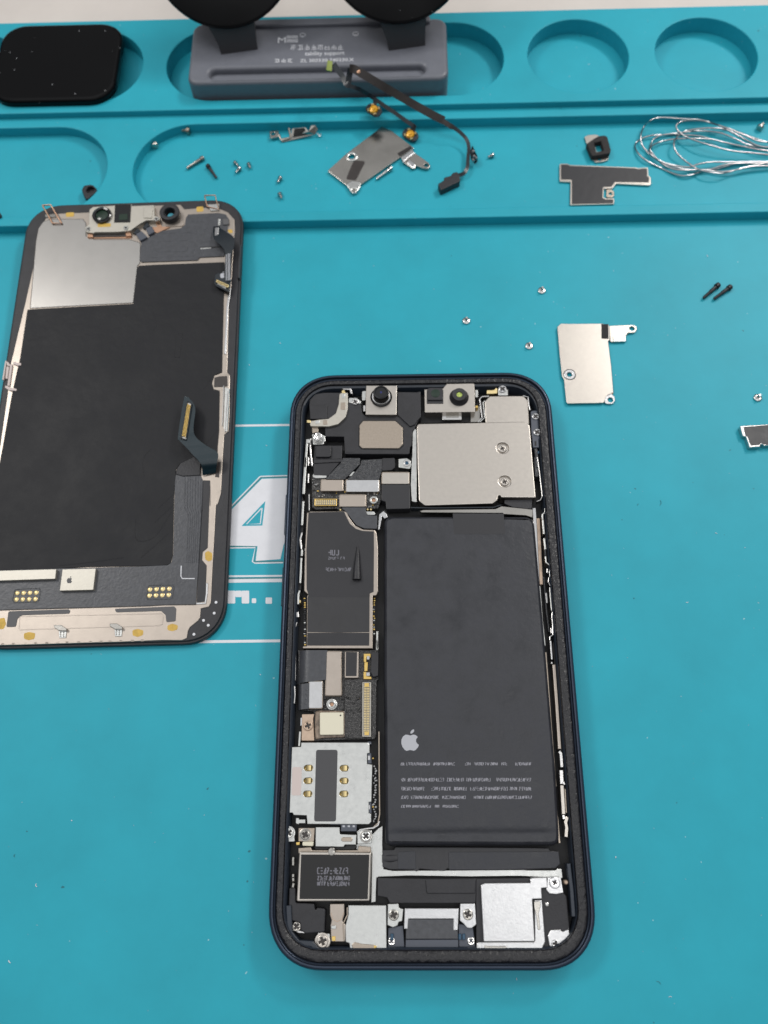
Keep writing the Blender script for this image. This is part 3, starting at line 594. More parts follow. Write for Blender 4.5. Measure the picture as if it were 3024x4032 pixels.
for i in range(22):
    y = 545+i*24; k = random.choice(('gold', 'pale_metal', 'black_plastic', 'black_plastic')); c = Q('E', 444+random.uniform(-4, 4), y, 4.1); cp[k].box((c.x, c.y, 4.1), random.uniform(.35, .6), random.uniform(.22, .4), .5)
    k = random.choice(('gold', 'pale_metal', 'black_plastic', 'black_plastic')); c = Q('E', 1198+random.uniform(-5, 5), y, 4.1)
    if y < 930: cp[k].box((c.x, c.y, 4.1), random.uniform(.3, .5), random.uniform(.22, .4), .5)
for k, v in cp.items(): build(v, 'chip_components', k, PH)
# ---- logic board, lower part
P1('logic_board', 'resin', PH, W(3.7, ('F', [(400, 108), (1245, 108), (1245, 430), (1225, 440), (1222, 1055), (1200, 1085), (880, 1085), (545, 1098), (540, 780), (380, 760), (370, 110)])), 1.7, 3.7, .1)
P1('logic_board', 'resin', PH, W(4.2, ('F', [(872, 432), (1040, 420), (1225, 432), (1220, 1052), (1198, 1080), (885, 1072), (868, 1040)])), 1.7, 4.2, .15, r=.3)
def rolled(pts, z, name='board_cable'):   # a flex sheet that curls down on its left side
    q = W(z, ('F', pts)); mb = MB(); n = 12; L = []; R = []
    for i in range(n+1):
        t = i/n; xa = q[0][0]+(q[1][0]-q[0][0])*t; ya = q[0][1]+(q[1][1]-q[0][1])*t; xb = q[3][0]+(q[2][0]-q[3][0])*t; yb = q[3][1]+(q[2][1]-q[3][1])*t
        dz = -2.2*(1-min(1, t/.42))**2.2; L.append((xa, ya, z+dz)); R.append((xb, yb, z+dz))
    mb.ribbon(L, R, .25); return build(mb, name, 'flex_grey', PH, ang=60)
rolled([(358, 112), (690, 112), (682, 432), (345, 470)], 4.9)
rolled([(360, 486), (500, 468), (490, 748), (360, 760)], 4.85)
for x, y in ((497, 300), (558, 300), (497, 365), (558, 365), (460, 590), (455, 640), (452, 690), (463, 545)):
    c = Q('F', x, y, 4.9); mb = MB(); mb.lathe([(.32, 4.75), (.25, 5.0), (.1, 5.08)], c.x, c.y, 12); build(mb, 'cable_bump', 'flex_grey', PH)
cap([(682, 124), (836, 126), (840, 604), (668, 604)], 5.2, 'beige_metal', fr='F')
cap([(490, 450), (634, 450), (632, 742), (485, 742)], 5.2, 'bright_metal', fr='F')
ch = P1('shielded_chip', 'beige_metal', PH, W(4.8, ('F', [(878, 125), (1030, 125), (1026, 412), (876, 412)])), 2, 4.8, .12, r=.25)
P1('chip_film', 'film', ch, W(4.88, ('F', [(890, 130), (1012, 132), (1006, 392), (888, 392)])), 4.6, 4.88, .03, r=.1)
sg = MB()
for pts in ([(1085, 148), (1160, 148), (1160, 188), (1112, 190), (1112, 240), (1085, 240)], [(1092, 240), (1130, 240), (1124, 340), (1090, 340)], [(1082, 345), (1110, 345), (1112, 392), (1168, 400), (1168, 426), (1082, 426)]): sg.plate(W(4.6, ('F', pts)), 3, 4.6, .08)
build(sg, 'spring_contact', 'gold', PH)
sg = MB()
for pts in ([(1118, 172), (1148, 172), (1148, 212), (1118, 212)], [(1112, 350), (1150, 350), (1150, 392), (1112, 392)]): sg.plate(W(4.75, ('F', pts)), 3, 4.75, .1)
build(sg, 'spring_tip', 'bright_metal', PH)
P1('black_flap', 'black_plastic', PH, W(5.0, ('F', [(1168, 122), (1246, 132), (1242, 392), (1185, 404), (1158, 350)])), 3, 5.0, .2, r=.2)
connector('F', [(1070, 460), (1165, 460), (1162, 1053), (1068, 1052)], 4.9, 28, 2, 'cream_metal', 'gold_pale', PH, 'display_connector')
for y in (490, 1015): P1('contact_pad', 'gold', PH, W(4.95, ('F', [(1092, y-22), (1142, y-22), (1142, y+22), (1092, y+22)])), 4, 4.95, .03, r=.15)
c = Q('F', 735, 697, 4.9); mb = MB()
gear = [(c.x+(1.28+(.1 if i % 2 else 0))*math.cos(i*math.pi/18), c.y+(1.28+(.1 if i % 2 else 0))*math.sin(i*math.pi/18)) for i in range(36)]
mb.plate(gear, 3.5, 4.5, .1, [circ(c.x, c.y, .55, 16)]); mb.plate(circ(c.x, c.y, 1.05, 22), 4.4, 4.9, .2, [circ(c.x, c.y, .5, 16)]); mb.plate(circ(c.x, c.y, .7, 14), 3.5, 4.0, 0); build(mb, 'standoff', 'pale_metal', PH)
mb = MB(); mb.plate(circ(c.x, c.y, .45, 14), 3.9, 4.1, 0); build(mb, 'standoff_core', 'copper', PH)
P1('tan_bracket', 'tan', PH, W(4.6, ('F', [(412, 808), (545, 806), (532, 860), (545, 1096), (406, 1096)])), 2, 4.6, .1, r=.2)
screw(PH, 'F', 476, 932, 4.95, 1.15, 'tan')
P1('bracket_tab', 'bright_metal', PH, W(4.7, ('F', [(396, 848), (414, 842), (410, 930), (394, 935)])), 2, 4.7, .05)
P1('resin_fillet', 'clear_resin', PH, W(4.3, ('F', [(555, 775), (600, 765), (880, 770), (880, 1058), (640, 1066), (560, 1085), (548, 1000)])), 3, 4.3, .3, r=.4)
sc = P1('square_chip', 'cream_chip', PH, W(5.0, ('F', [(605, 788), (864, 786), (866, 1030), (606, 1034)])), 3, 5.0, .12, r=.4)
c = Q('F', 832, 821, 5.0); mb = MB(); mb.plate(circ(c.x, c.y, .2, 12), 4.9, 5.015, 0); build(mb, 'pin_mark', 'deep_black', sc)
# ---- SIM reader
ZR = 5.3
sim = W(ZR, ('I', [(405, 120), (1130, 120), (1148, 140), (1148, 232), (1122, 240), (1122, 352), (1178, 362), (1168, 765), (1140, 770), (1140, 890), (1166, 900), (1166, 985), (1140, 1010), (470, 1008), (462, 914), (322, 910), (310, 886), (275, 885), (302, 170), (400, 166)]))
sims = []
for x, y in ((482, 398), (478, 537), (474, 680), (872, 400), (870, 538), (868, 680)): sims.append(stadium(*(lambda a, b: (a.x, b.x, b.y, a.y))(Q('I', x-48, y-33, ZR), Q('I', x+48, y+33, ZR)), n=8))
mb = MB(); mb.plate(sim, 2, ZR, .1, sims); SIM = build(mb, 'sim_reader', 'pale_metal', PH)
for x, y in ((482, 398), (478, 537), (474, 680), (872, 400), (870, 538), (868, 680)):
    a = Q('I', x-50, y, ZR); b = Q('I', x+48, y, ZR); mb = MB()
    mb.plate([(a.x, a.y-1.0), (b.x, a.y-1.0), (b.x, a.y+1.0), (a.x, a.y+1.0)], 3.8, 4.5, 0)
    pts = [(a.x+.1, a.y, 4.6), (a.x+.8, a.y, 5.35), (a.x+1.7, a.y, 5.5), (a.x+2.2, a.y, 5.0), (a.x+2.4, a.y, 4.5)]
    mb.ribbon([(p[0], p[1]+.55, p[2]) for p in pts], [(p[0], p[1]-.55, p[2]) for p in pts], .15); build(mb, 'sim_contact', 'gold_pale', SIM)
P1('black_label', 'film_clear', SIM, W(ZR+.08, ('I', [(566, 200), (800, 200), (782, 980), (544, 980)])), ZR-.1, ZR+.08, .03, r=.55)
P1('pink_label', 'pink_label', SIM, W(ZR+.05, ('I', [(306, 388), (411, 388), (402, 697), (297, 697)])), ZR-.1, ZR+.05, .02, r=.45)
P1('sim_latch', 'pale_metal', PH, W(4.4, ('I', [(345, 942), (380, 942), (380, 958), (450, 958), (450, 1000), (380, 1000), (375, 1012), (345, 1000)])), 2, 4.4, .08)
for y0, y1 in ((110, 140), (235, 350), (768, 890)): P1('side_connector', 'grey_blue', PH, W(4.9, ('I', [(1125, y0), (1165, y0), (1170, y1), (1128, y1)])), 2, 4.9, .1)
for y0 in (262, 800): P1('side_contact', 'bright_metal', PH, W(5.0, ('I', [(1128, y0), (1155, y0), (1155, y0+50), (1128, y0+50)])), 4, 5.0, .08)
for y0 in (293, 822): c = Q('I', 1186, y0, 4.6); mb = MB(); mb.lathe([(.3, 3), (.3, 4.6), (.15, 4.75)], c.x, c.y, 10); build(mb, 'solder_dot', 'gold', PH)
mb = MB()
for i in range(24): c = Q('I', 1200+random.uniform(-12, 18), 380+i*26, 3.6); mb.box((c.x, c.y, 3.4), random.uniform(.3, .7), random.uniform(.25, .5), .6, random.uniform(0, 1))
build(mb, 'chip_components', 'solder', PH)
lb = P1('ribbon_connector', 'grey_blue', PH, W(4.9, ('J', [(720, 0), (1010, 0), (1010, 20), (1004, 92), (836, 92), (836, 24), (720, 20)])), 2, 4.9, .1)
for x in (866, 922, 976): P1('contact_pad', 'ink_grey', lb, W(4.95, ('J', [(x-13, 26), (x+13, 26), (x+13, 48), (x-13, 48)])), 4.7, 4.95, .03)
# ---- lower brackets
def ring_screw(fr, x, y, z, r, m='chrome', pm=None):
    if pm:
        c = Q(fr, x, y, z); mb = MB(); mb.lathe([(r*1.3, z-.8), (r*1.3, z-.35), (r*1.15, z-.3)], c.x, c.y, 24); build(mb, 'washer', pm, PH)
    return screw(PH, fr, x, y, z, r, m)
P1('screw_plate', 'pale_metal', PH, W(4.8, ('J', [(225, 90), (320, 90), (336, 205), (262, 205)])), 2, 4.8, .1, r=.3); ring_screw('J', 267, 110, 5.2, 1.12, 'pale_metal', 'pale_metal')
P1('screw_plate', 'nickel_warm', PH, W(4.6, ('J', [(374, 55), (552, 55), (542, 206), (372, 202)])), 2, 4.6, .1, r=.15); ring_screw('J', 446, 130, 4.95, 1.1, 'brushed', 'brushed')
P1('mount_plate', 'pale_metal', PH, W(5.0, ('J', [(560, 46), (822, 46), (826, 122), (1006, 130), (1000, 238), (882, 238), (864, 262), (558, 258)])), 2, 5.0, .12, r=.12)
P1('plate_slot', 'nickel_warm', PH, stadium(*(lambda a, b: (a.x, b.x, b.y, a.y))(Q('J', 838, 156, 5.02), Q('J', 964, 204, 5.02)), n=6), 4.8, 5.12, .1)
P1('screw_plate', 'pale_metal', PH, W(4.6, ('J', [(1012, 100), (1060, 75), (1175, 82), (1172, 222), (1015, 232)])), 2, 4.6, .12, r=.3); ring_screw('J', 1108, 147, 4.95, 1.1, 'pale_metal', 'brushed')
P1('cable_pill', 'cream_chip', PH, W(4.9, ('J', [(418, 205), (540, 202), (535, 255), (412, 250)])), 2, 4.9, .15, r=.35)
P1('gold_pad', 'gold', PH, W(4.7, ('J', [(346, 212), (386, 206), (388, 240), (348, 244)])), 2, 4.7, .1, r=.2)
P1('cable_curve', 'chrome', PH, line_poly(W(4.2, ('J', [(1010, 105), (1050, 75), (1120, 62), (1190, 55), (1240, 25), (1255, -20)])), .4), 2, 4.2, .1)
P1('lower_rail', 'nickel_warm', PH, W(4.2, ('J', [(372, 275), (505, 262), (520, 296), (1020, 296), (1030, 250), (1160, 262), (1165, 320), (372, 330)])), 2, 4.2, .1)
P1('dark_gap', 'deep_black', PH, W(4.4, ('J', [(540, 258), (880, 258), (890, 236), (985, 236), (1010, 262), (980, 292), (560, 292)])), 2, 4.4, .1)
# ---- vibration motor
TA = P1('vibration_motor', 'nickel', PH, W(5.5, ('J', [(382, 312), (1168, 322), (1150, 852), (352, 856)])), 2, 5.5, .25, r=.4)
P1('motor_label', 'deep_black', TA, W(5.6, ('J', [(402, 344), (1146, 346), (1128, 832), (384, 830)])), 5.3, 5.6, .03, r=.12)
mk = MB()
for y, h_ in ((522, 62), (602, 40), (662, 40)): scribble(mk, 'J', 582, 945, y, h_, 34 if h_ > 50 else 24, 5.61, .22)
build(mk, 'printed_mark', 'ink_low', TA)
c = Q('J', 735, 314, 5.6); mb = MB(); mb.lathe([(.9, 5.3), (.75, 5.62), (.4, 5.7)], c.x, c.y, 16); build(mb, 'solder_dot', 'brushed', TA)
mb = MB()
for y in (395, 440, 580, 610, 680): c = Q('J', 318, y, 4); mb.box((c.x, c.y, 3.6), .6, 1.0, 1.6, random.uniform(-.2, .2), .1)
build(mb, 'edge_components', 'brushed', PH)
# ---- bottom row
P1('antenna_block', 'black_plastic', PH, W(4.8, ('K', [(272, -10), (340, -10), (345, 150), (545, 160), (556, 235), (580, 205), (660, 215), (668, 240), (658, 470), (452, 488), (400, 455), (390, 370), (290, 345), (262, 300)])), 2, 4.8, .25, r=.3)
screw(PH, 'K', 352, 412, 4.6, 1.0, 'brushed'); P1('screw_plate', 'chrome', PH, W(4.1, ('K', [(300, 425), (390, 455), (445, 465), (445, 485), (380, 482), (315, 460)])), 2, 4.1, .1)
P1('screw_plate', 'pale_metal', PH, W(4.4, ('K', [(585, 480), (625, 470), (640, 495), (715, 485), (722, 570), (690, 600), (590, 560)])), 2, 4.4, .1, r=.2); ring_screw('K', 634, 572, 4.9, 1.3, 'nickel', 'nickel')
bc = P1('beige_cable', 'beige_metal', PH, W(4.9, ('K', [(716, 165), (872, 163), (874, 280), (852, 350), (892, 400), (884, 575), (730, 575), (722, 400), (735, 345), (716, 285)])), 2, 4.9, .12, r=.3)
P1('contact_pad', 'gold', bc, W(5.0, ('K', [(736, 515), (778, 515), (778, 568), (738, 568)])), 4.7, 5.0, .05, r=.15)
P1('contact_pad', 'pale_metal', bc, W(5.1, ('K', [(728, 400), (784, 398), (784, 438), (728, 438)])), 4.7, 5.1, .1, r=.2)
P1('cable_groove', 'nickel_warm', bc, line_poly(W(5.05, ('K', [(905, 200), (905, 290), (860, 380), (870, 570)])), .3), 4.7, 5.05, .08)
P1('cable_groove', 'tan', bc, line_poly(W(4.98, ('K', [(730, 260), (745, 330), (795, 358), (845, 330), (868, 255)])), .14), 4.7, 4.98, .03)
bs = P1('speaker_shield', 'pale_metal', PH, W(5.1, ('K', [(916, 178), (1330, 180), (1334, 692), (940, 692), (928, 592), (888, 578), (885, 400), (916, 285)])), 2, 5.1, .12, r=.15)
P1('spring_tongue', 'nickel_warm', bs, W(5.25, ('K', [(950, 610), (985, 577), (1060, 598), (1190, 608), (1238, 628), (1195, 660), (1080, 655), (970, 662)])), 5.0, 5.25, .12, r=.3)
P1('spring_tip', 'gold', bs, W(5.3, ('K', [(1192, 610), (1238, 628), (1195, 658)])), 5.0, 5.3, .1, r=.2)
# charging port
P1('housing', 'black_plastic', PH, W(4.5, ('O', [(18, 712), (500, 720), (1100, 716), (1085, 985), (152, 985), (122, 925), (18, 905)])), 2, 4.5, .12, r=.15)
P1('housing_step', 'black_plastic', PH, W(4.8, ('O', [(538, 722), (1092, 720), (1082, 880), (552, 880)])), 4, 4.8, .15, r=.4)
PT = P1('charging_port', 'bright_metal', PH, W(5.0, ('L', [(258, 212), (850, 212), (838, 452), (788, 452), (788, 326), (300, 326), (292, 436), (250, 436)])), 2, 5.0, .12, r=.1)
P1('port_body', 'flex_grey', PT, W(4.9, ('L', [(292, 330), (794, 330), (792, 452), (838, 460), (840, 546), (270, 546), (272, 450)])), 2, 4.9, .1)
P1('port_body', 'grey_blue', PT, W(4.6, ('L', [(270, 552), (842, 550), (845, 702), (264, 704)])), 2, 4.6, .1)
P1('screw_plate', 'pale_metal', PH, W(4.8, ('L', [(75, 165), (190, 160), (200, 210), (245, 220), (232, 350), (195, 360), (180, 400), (130, 420), (70, 395)])), 2, 4.8, .12, r=.2); screw(PH, 'L', 138, 287, 5.1, 1.15, 'brushed')
P1('screw_plate', 'bright_metal', PH, W(4.9, ('L', [(862, 160), (1026, 158), (1040, 388), (985, 430), (940, 425), (900, 380), (858, 345)])), 2, 4.9, .12, r=.25); screw(PH, 'L', 948, 280, 5.2, 1.15, 'brushed')
screw(PH, 'L', 115, 572, 4.2, .8, 'chrome'); screw(PH, 'L', 982, 570, 4.2, .8, 'chrome')
P1('port_side', 'grey_blue', PH, W(4.0, ('L', [(80, 425), (240, 400), (262, 700), (70, 700)])), 2, 4.0, .1); P1('port_side', 'grey_blue', PH, W(4.0, ('L', [(845, 380), (1000, 410), (1035, 700), (850, 700)])), 2, 4.0, .1)
for x in (860, 903, 120): P1('blue_component', 'blue_part', PH, W(4.5, ('L', [(x-16, 490), (x+16, 490), (x+16, 555), (x-16, 555)])), 3, 4.5, .1)
# loudspeaker
P1('loudspeaker', 'black_plastic', PH, W(4.3, ('M', [(200, 190), (220, 165), (800, 160), (1000, 150), (1170, 335), (1195, 360), (1225, 700), (1232, 830), (1120, 985), (210, 990)])), 2, 4.3, .2, r=.2)
P1('speaker_cover', 'bright_metal', PH, W(5.3, ('M', [(256, 235), (300, 214), (800, 210), (790, 175), (815, 156), (978, 152), (986, 265), (918, 268), (926, 386), (820, 388), (846, 850), (288, 852)])), 3, 5.3, .15, r=[.3, .4, .1, .3, .3, .1, .1, .2, .1, .1, .2, .2])
SB = P1('speaker_cover', 'bright_metal', PH, W(5.2, ('M', [(212, 870), (232, 856), (846, 854), (842, 400), (926, 396), (962, 850), (925, 935), (845, 982), (225, 988), (208, 970)])), 3, 5.2, .18, r=.3)
P1('spring_tongue', 'brushed', SB, W(5.3, ('M', [(292, 888), (340, 898), (530, 900), (546, 916), (520, 934), (420, 932), (300, 948)])), 5, 5.3, .1, r=.25)
P1('spring_tongue', 'brushed', SB, W(5.3, ('M', [(836, 412), (910, 410), (908, 470), (888, 545), (908, 720), (880, 730), (858, 560), (838, 480)])), 5, 5.3, .1, r=.25)
P1('screw_plate', 'bright_metal', PH, W(4.7, ('M', [(985, 150), (1130, 148), (1160, 318), (1080, 335), (1005, 328), (968, 282)])), 2, 4.7, .12, r=.3); screw(PH, 'M', 1065, 210, 5.1, 1.22, 'bright_metal', k=.6)
P1('screw_plate', 'bright_metal', PH, W(4.8, ('M', [(985, 790), (1020, 722), (1125, 720), (1140, 745), (1215, 712), (1230, 790), (1115, 945), (1080, 965), (1040, 945), (1005, 890)])), 2, 4.8, .15, r=.35); screw(PH, 'M', 1075, 880, 5.1, .9, 'bright_metal')
c = Q('M', 982, 445, 4.5); mb = MB(); mb.lathe([(.55, 4.2), (.5, 4.5), (.3, 4.65)], c.x, c.y, 16); build(mb, 'pin', 'chrome', PH)
P1('corner_wall', 'navy_inner', PH, line_poly(W(5.6, ('M', [(1215, 0), (1250, 300), (1270, 580)])), .9), 3, 5.6, .2)
P1('corner_wall', 'navy_inner', PH, line_poly(W(5.4, ('K', [(265, 180), (280, 480), (370, 590), (520, 600), (600, 690), (920, 700)])), 1.2), 3, 5.4, .2)
c = Q('M', 1188, 205, 5); mb = MB(); mb.lathe([(.5, 3), (.5, 4.9), (.3, 5.1)], c.x, c.y, 12); build(mb, 'gold_pad', 'tan', PH)
# right side screws & bracket
P1('side_bracket', 'grey_blue', PH, W(5.5, ('B', [(1245, 500), (1260, 488), (1350, 490), (1358, 610), (1345, 660), (1370, 690), (1358, 790), (1330, 800), (1335, 890), (1270, 890), (1262, 800), (1250, 700)])), 3, 5.5, .15, r=.2)
screw(PH, 'B', 1298, 548, 5.85, 1.0, 'bright_metal'); screw(PH, 'B', 1315, 720, 5.85, 1.05, 'bright_metal')
P1('bracket_slot', 'deep_black', PH, W(5.56, ('B', [(1286, 820), (1306, 820), (1306, 870), (1286, 870)])), 5.3, 5.56, .02)
P1('side_cable', 'flex', PH, line_poly(W(5.2, ('B', [(1300, 900), (1320, 1106)])), .8), 3, 5.2, .1); P1('side_cable', 'flex', PH, line_poly(W(5.0, ('D', [(1300, 0), (1310, 210)])), .9), 3, 5.0, .1)
P1('side_cable', 'chrome', PH, line_poly(W(5.3, ('D', [(1318, 0), (1345, 200), (1370, 420), (1350, 465), (1310, 480)])), .22), 3, 5.3, .05)
P1('blue_component', 'blue_part', PH, W(5.4, ('B', [(1320, 930), (1336, 930), (1336, 955), (1320, 955)])), 3, 5.4, .05)
P1('screw_plate', 'pale_metal', PH, W(5.2, ('B', [(888, 262), (935, 235), (995, 262), (996, 322), (890, 324)])), 3, 5.2, .1, r=.2); screw(PH, 'B', 937, 248, 5.6, 1.12, 'bright_metal')
P1('antenna_pad', 'gold_pale', PH, W(5.1, ('B', [(765, 265), (820, 265), (845, 262), (862, 240), (880, 245), (878, 300), (820, 305), (765, 305)])), 3, 5.1, .1, r=.15)
# ---- spring clips along both sides
clips = [('A', [(470, 800), (458, 950), (445, 1106)], 25, 5.4, 'pale_metal'), ('A', [(505, 790), (500, 900), (520, 1090)], 18, 5.0, 'chrome'), ('A', [(490, 800), (480, 840)], 40, 5.6, 'pale_metal'),
 ('C', [(455, 0), (442, 180), (428, 400)], 30, 5.4, 'pale_metal'), ('C', [(482, 0), (480, 90)], 16, 5.2, 'chrome'), ('C', [(482, 180), (478, 280)], 14, 5.2, 'chrome'), ('C', [(425, 480), (412, 740)], 24, 5.2, 'pale_metal'), ('C', [(412, 820), (392, 900), (405, 1000)], 20, 5.4, 'chrome'), ('C', [(488, 400), (490, 580)], 14, 4.6, 'solder'),
 ('C', [(382, 470), (372, 540), (378, 580), (358, 640), (374, 720), (362, 790), (368, 830)], 11, 5.0, 'chrome'), ('C', [(470, 640), (455, 1000)], 10, 4.4, 'solder'),
 ('E', [(412, 10), (408, 80)], 22, 5.4, 'pale_metal'), ('E', [(405, 100), (392, 375)], 22, 5.2, 'pale_metal'), ('E', [(352, 80), (358, 140), (336, 200), (342, 270), (332, 330), (352, 400)], 13, 5.0, 'chrome'), ('E', [(388, 455), (372, 500), (370, 605)], 22, 5.4, 'pale_metal'), ('E', [(392, 560), (388, 590)], 18, 4.8, 'gold_pale'), ('E', [(362, 690), (366, 745)], 28, 5.0, 'chrome'), ('E', [(358, 800), (335, 870), (345, 850)], 12, 5.2, 'chrome'), ('E', [(448, 0), (440, 440)], 10, 4.4, 'solder'), ('E', [(325, 880), (318, 1106)], 26, 5.2, 'pale_metal'),
 ('F', [(316, 0), (312, 120)], 26, 5.2, 'pale_metal'), ('F', [(312, 225), (306, 365)], 26, 5.2, 'pale_metal'), ('F', [(345, 0), (340, 440)], 8, 4.6, 'solder'), ('F', [(330, 500), (335, 600), (328, 690)], 14, 5.0, 'chrome'), ('F', [(1228, 0), (1232, 110)], 20, 4.8, 'pale_metal'), ('E', [(1232, 900), (1228, 1100)], 22, 4.8, 'pale_metal'), ('I', [(392, 0), (380, 160)], 22, 4.6, 'pale_metal'),
 ('G', [(540, 0), (540, 60), (500, 95), (505, 160)], 25, 5.4, 'pale_metal'), ('G', [(508, 165), (525, 378)], 28, 5.2, 'pale_metal'), ('G', [(528, 440), (545, 600)], 30, 5.2, 'pale_metal'), ('G', [(540, 600), (545, 700)], 22, 5.0, 'flex'), ('G', [(545, 700), (556, 790), (610, 832), (612, 1000)], 24, 5.4, 'pale_metal'), ('G', [(550, 370), (572, 520)], 22, 4.6, 'flex'),
 ('G', [(568, 200), (576, 250), (600, 310), (612, 450), (630, 560), (605, 650), (612, 700)], 13, 5.0, 'chrome'), ('G', [(560, 290), (575, 310)], 20, 4.6, 'solder'), ('G', [(585, 440), (590, 490)], 14, 4.6, 'bright_metal'), ('G', [(605, 720), (612, 790)], 22, 4.8, 'solder'), ('G', [(575, 880), (570, 940)], 16, 4.8, 'chrome'), ('G', [(595, 1010), (588, 1070), (612, 1130)], 13, 5.2, 'chrome'),
 ('G', [(608, 1150), (635, 1490)], 18, 5.2, 'pale_metal'), ('G', [(655, 1180), (672, 1370)], 36, 5.0, 'beige_metal'), ('G', [(665, 1425), (672, 1480)], 48, 5.0, 'pale_metal'), ('G', [(555, 1230), (570, 1380)], 26, 4.2, 'solder'), ('G', [(648, 1510), (640, 1580), (652, 1700), (655, 1840), (612, 1868), (610, 1920)], 17, 5.3, 'chrome'), ('G', [(628, 1740), (632, 1820)], 18, 4.8, 'chrome'), ('G', [(620, 1930), (640, 2200)], 24, 5.3, 'bright_metal'),
 ('H', [(640, 420), (636, 390)], 24, 5.4, 'chrome'), ('H', [(668, 430), (710, 1000), (752, 1655)], 44, 4.8, 'beige_metal'), ('H', [(742, 1690), (770, 1720), (785, 1920)], 42, 5.2, 'chrome'),
 ('P', [(775, 120), (785, 320)], 50, 5.2, 'chrome'), ('P', [(800, 290), (825, 330)], 26, 5.4, 'chrome'), ('P', [(785, 340), (810, 760)], 48, 5.3, 'nickel'), ('P', [(828, 390), (848, 740)], 22, 4.8, 'nickel_warm'), ('P', [(880, 400), (895, 620)], 46, 5.0, 'nickel_warm'), ('P', [(895, 685), (900, 750)], 46, 5.0, 'pale_metal'), ('P', [(805, 770), (815, 830)], 34, 5.0, 'chrome'), ('P', [(862, 800), (840, 880), (855, 960), (845, 1090)], 44, 5.3, 'nickel')]
for fr, pts, w, z, m in clips:
    s = FR[fr][2]; P1('side_clip', m, PH, line_poly(W(z, (fr, pts)), w/s/16.6), 2.2, z, .07)
# ledge notches: dark slots in the glued ledge
for fr, pts in (('G', [(545, 95), (600, 70), (610, 330), (640, 600), (650, 770), (615, 800), (560, 700), (540, 300)]), ('G', [(600, 1020), (640, 1020), (678, 1060), (705, 1500), (660, 1560), (620, 1400)]), ('P', [(810, 80), (850, 90), (880, 130), (935, 780), (915, 860), (870, 880), (820, 400)]),
                ('C', [(360, 400), (410, 370), (430, 500), (420, 830), (345, 810), (352, 600)]), ('E', [(330, -10), (400, -40), (400, 440), (350, 480), (325, 440)]), ('H', [(650, 130), (690, 60), (712, 200), (820, 1650), (790, 1710), (750, 1650), (690, 500)])):
    P1('ledge_slot', 'deep_black', PH, W(5.0, (fr, pts)), 1.6, 4.2, .1)
# ================================================================== REMOVED SCREEN
SC = empty('removed_screen', (-86.2, 68.4, 0), 'removed phone screen lying face down, dark back with bright steel patch', 'screen')
TILT[0] = 3.6/133
pr1 = bp(949, 1062, 2); pr2 = bp(892.5, 2343, 2); pl1 = bp(78, 1062, 2); pl2 = bp(18, 1423, 2); ptp = bp(600, 792, 2); pbt = bp(300, 2546, 2)
dv = (pr1-pr2).normalized(); th = math.atan2(-dv.x, dv.y); ux = Vector((math.cos(th), math.sin(th), 0)); uy = Vector((-math.sin(th), math.cos(th), 0))
rx = (pr1.dot(ux)+pr2.dot(ux))/2; lx = (pl1.dot(ux)+pl2.dot(ux))/2; ty = ptp.dot(uy); by = pbt.dot(uy); HW = (rx-lx)/2; HH = (ty-by)/2
cen = ux*(rx+lx)/2+uy*(ty+by)/2; RT = Matrix.Translation((cen.x, cen.y, 0)) @ Matrix.Rotation(th, 4, 'Z'); print('screen', HW, HH, math.degrees(th), cen)
def sl(x0, x1, y0, y1, r, e=2.2): return [tuple((RT @ Vector((x, y, 0)))[:2]) for x, y in rrect(x0, x1, y0, y1, r, 12, e)]
ZD = 2.3
mb = MB(); mb.plate(sl(-HW, HW, -HH, HH, 10.8), .25, 1.7, .3, seg=3); mb.plate(sl(-HW+.6, HW-.6, -HH+.6, HH-.6, 10.3), 1.0, ZD, .25, seg=3); GL = build(mb, 'screen_glass', 'black_plastic', SC)
Z1 = 2.5
bpoly = W(Z1, ('4', [(280, 300), (300, 262), (340, 235), (590, 225), (600, 195), (1180, 175), (1205, 205), (1330, 195), (1430, 200), (1490, 225), (1530, 270), (1533, 330), (1510, 700), (1495, 800), (1484, 1270), (1502, 1290), (1498, 1560), (1490, 1659)]),
          ('d', [(940, 1110), (895, 1150), (870, 1530), (850, 1960), (785, 2000), (780, 2200)]), ('e', [(730, 100), (672, 140), (640, 740), (625, 1000), (600, 1500), (575, 1545), (475, 1568), (468, 1680), (440, 1720), (340, 1800), (315, 1850), (302, 1935), (240, 1962), (150, 1962), (0, 1960)]),
          ('f', [(1500, 1035), (1250, 1045), (980, 1052), (740, 1060), (480, 1068), (250, 1075), (0, 1080)]), ('S', [(-60, 2545), (-62, 2200), (8, 1700), (34, 1520), (40, 1440), (95, 1210), (165, 900)]))
BP = P1('steel_backplate', 'beige_metal', SC, bpoly, 2.0, Z1, .12, r=.25)
steel = W(2.62, ('4', [(198, 850), (235, 420), (252, 330), (285, 285), (335, 270), (540, 270), (560, 295), (560, 380), (620, 405), (850, 405), (915, 425), (912, 556), (895, 575), (868, 815)]))
P1('patch_groove', 'flex_brown', SC, offset(ccw(rnd(steel, [.2, 0, .5, .8, .5, .4, .3, .3, .3, 0, .5, .2, .3, .4])), -.16), 2.3, 2.56, .02)
P1('bare_steel_patch', 'steel', SC, steel, 2.3, 2.62, .06, r=[.2, 0, .5, .8, .5, .4, .3, .3, .3, 0, .5, .2, .3, .4])
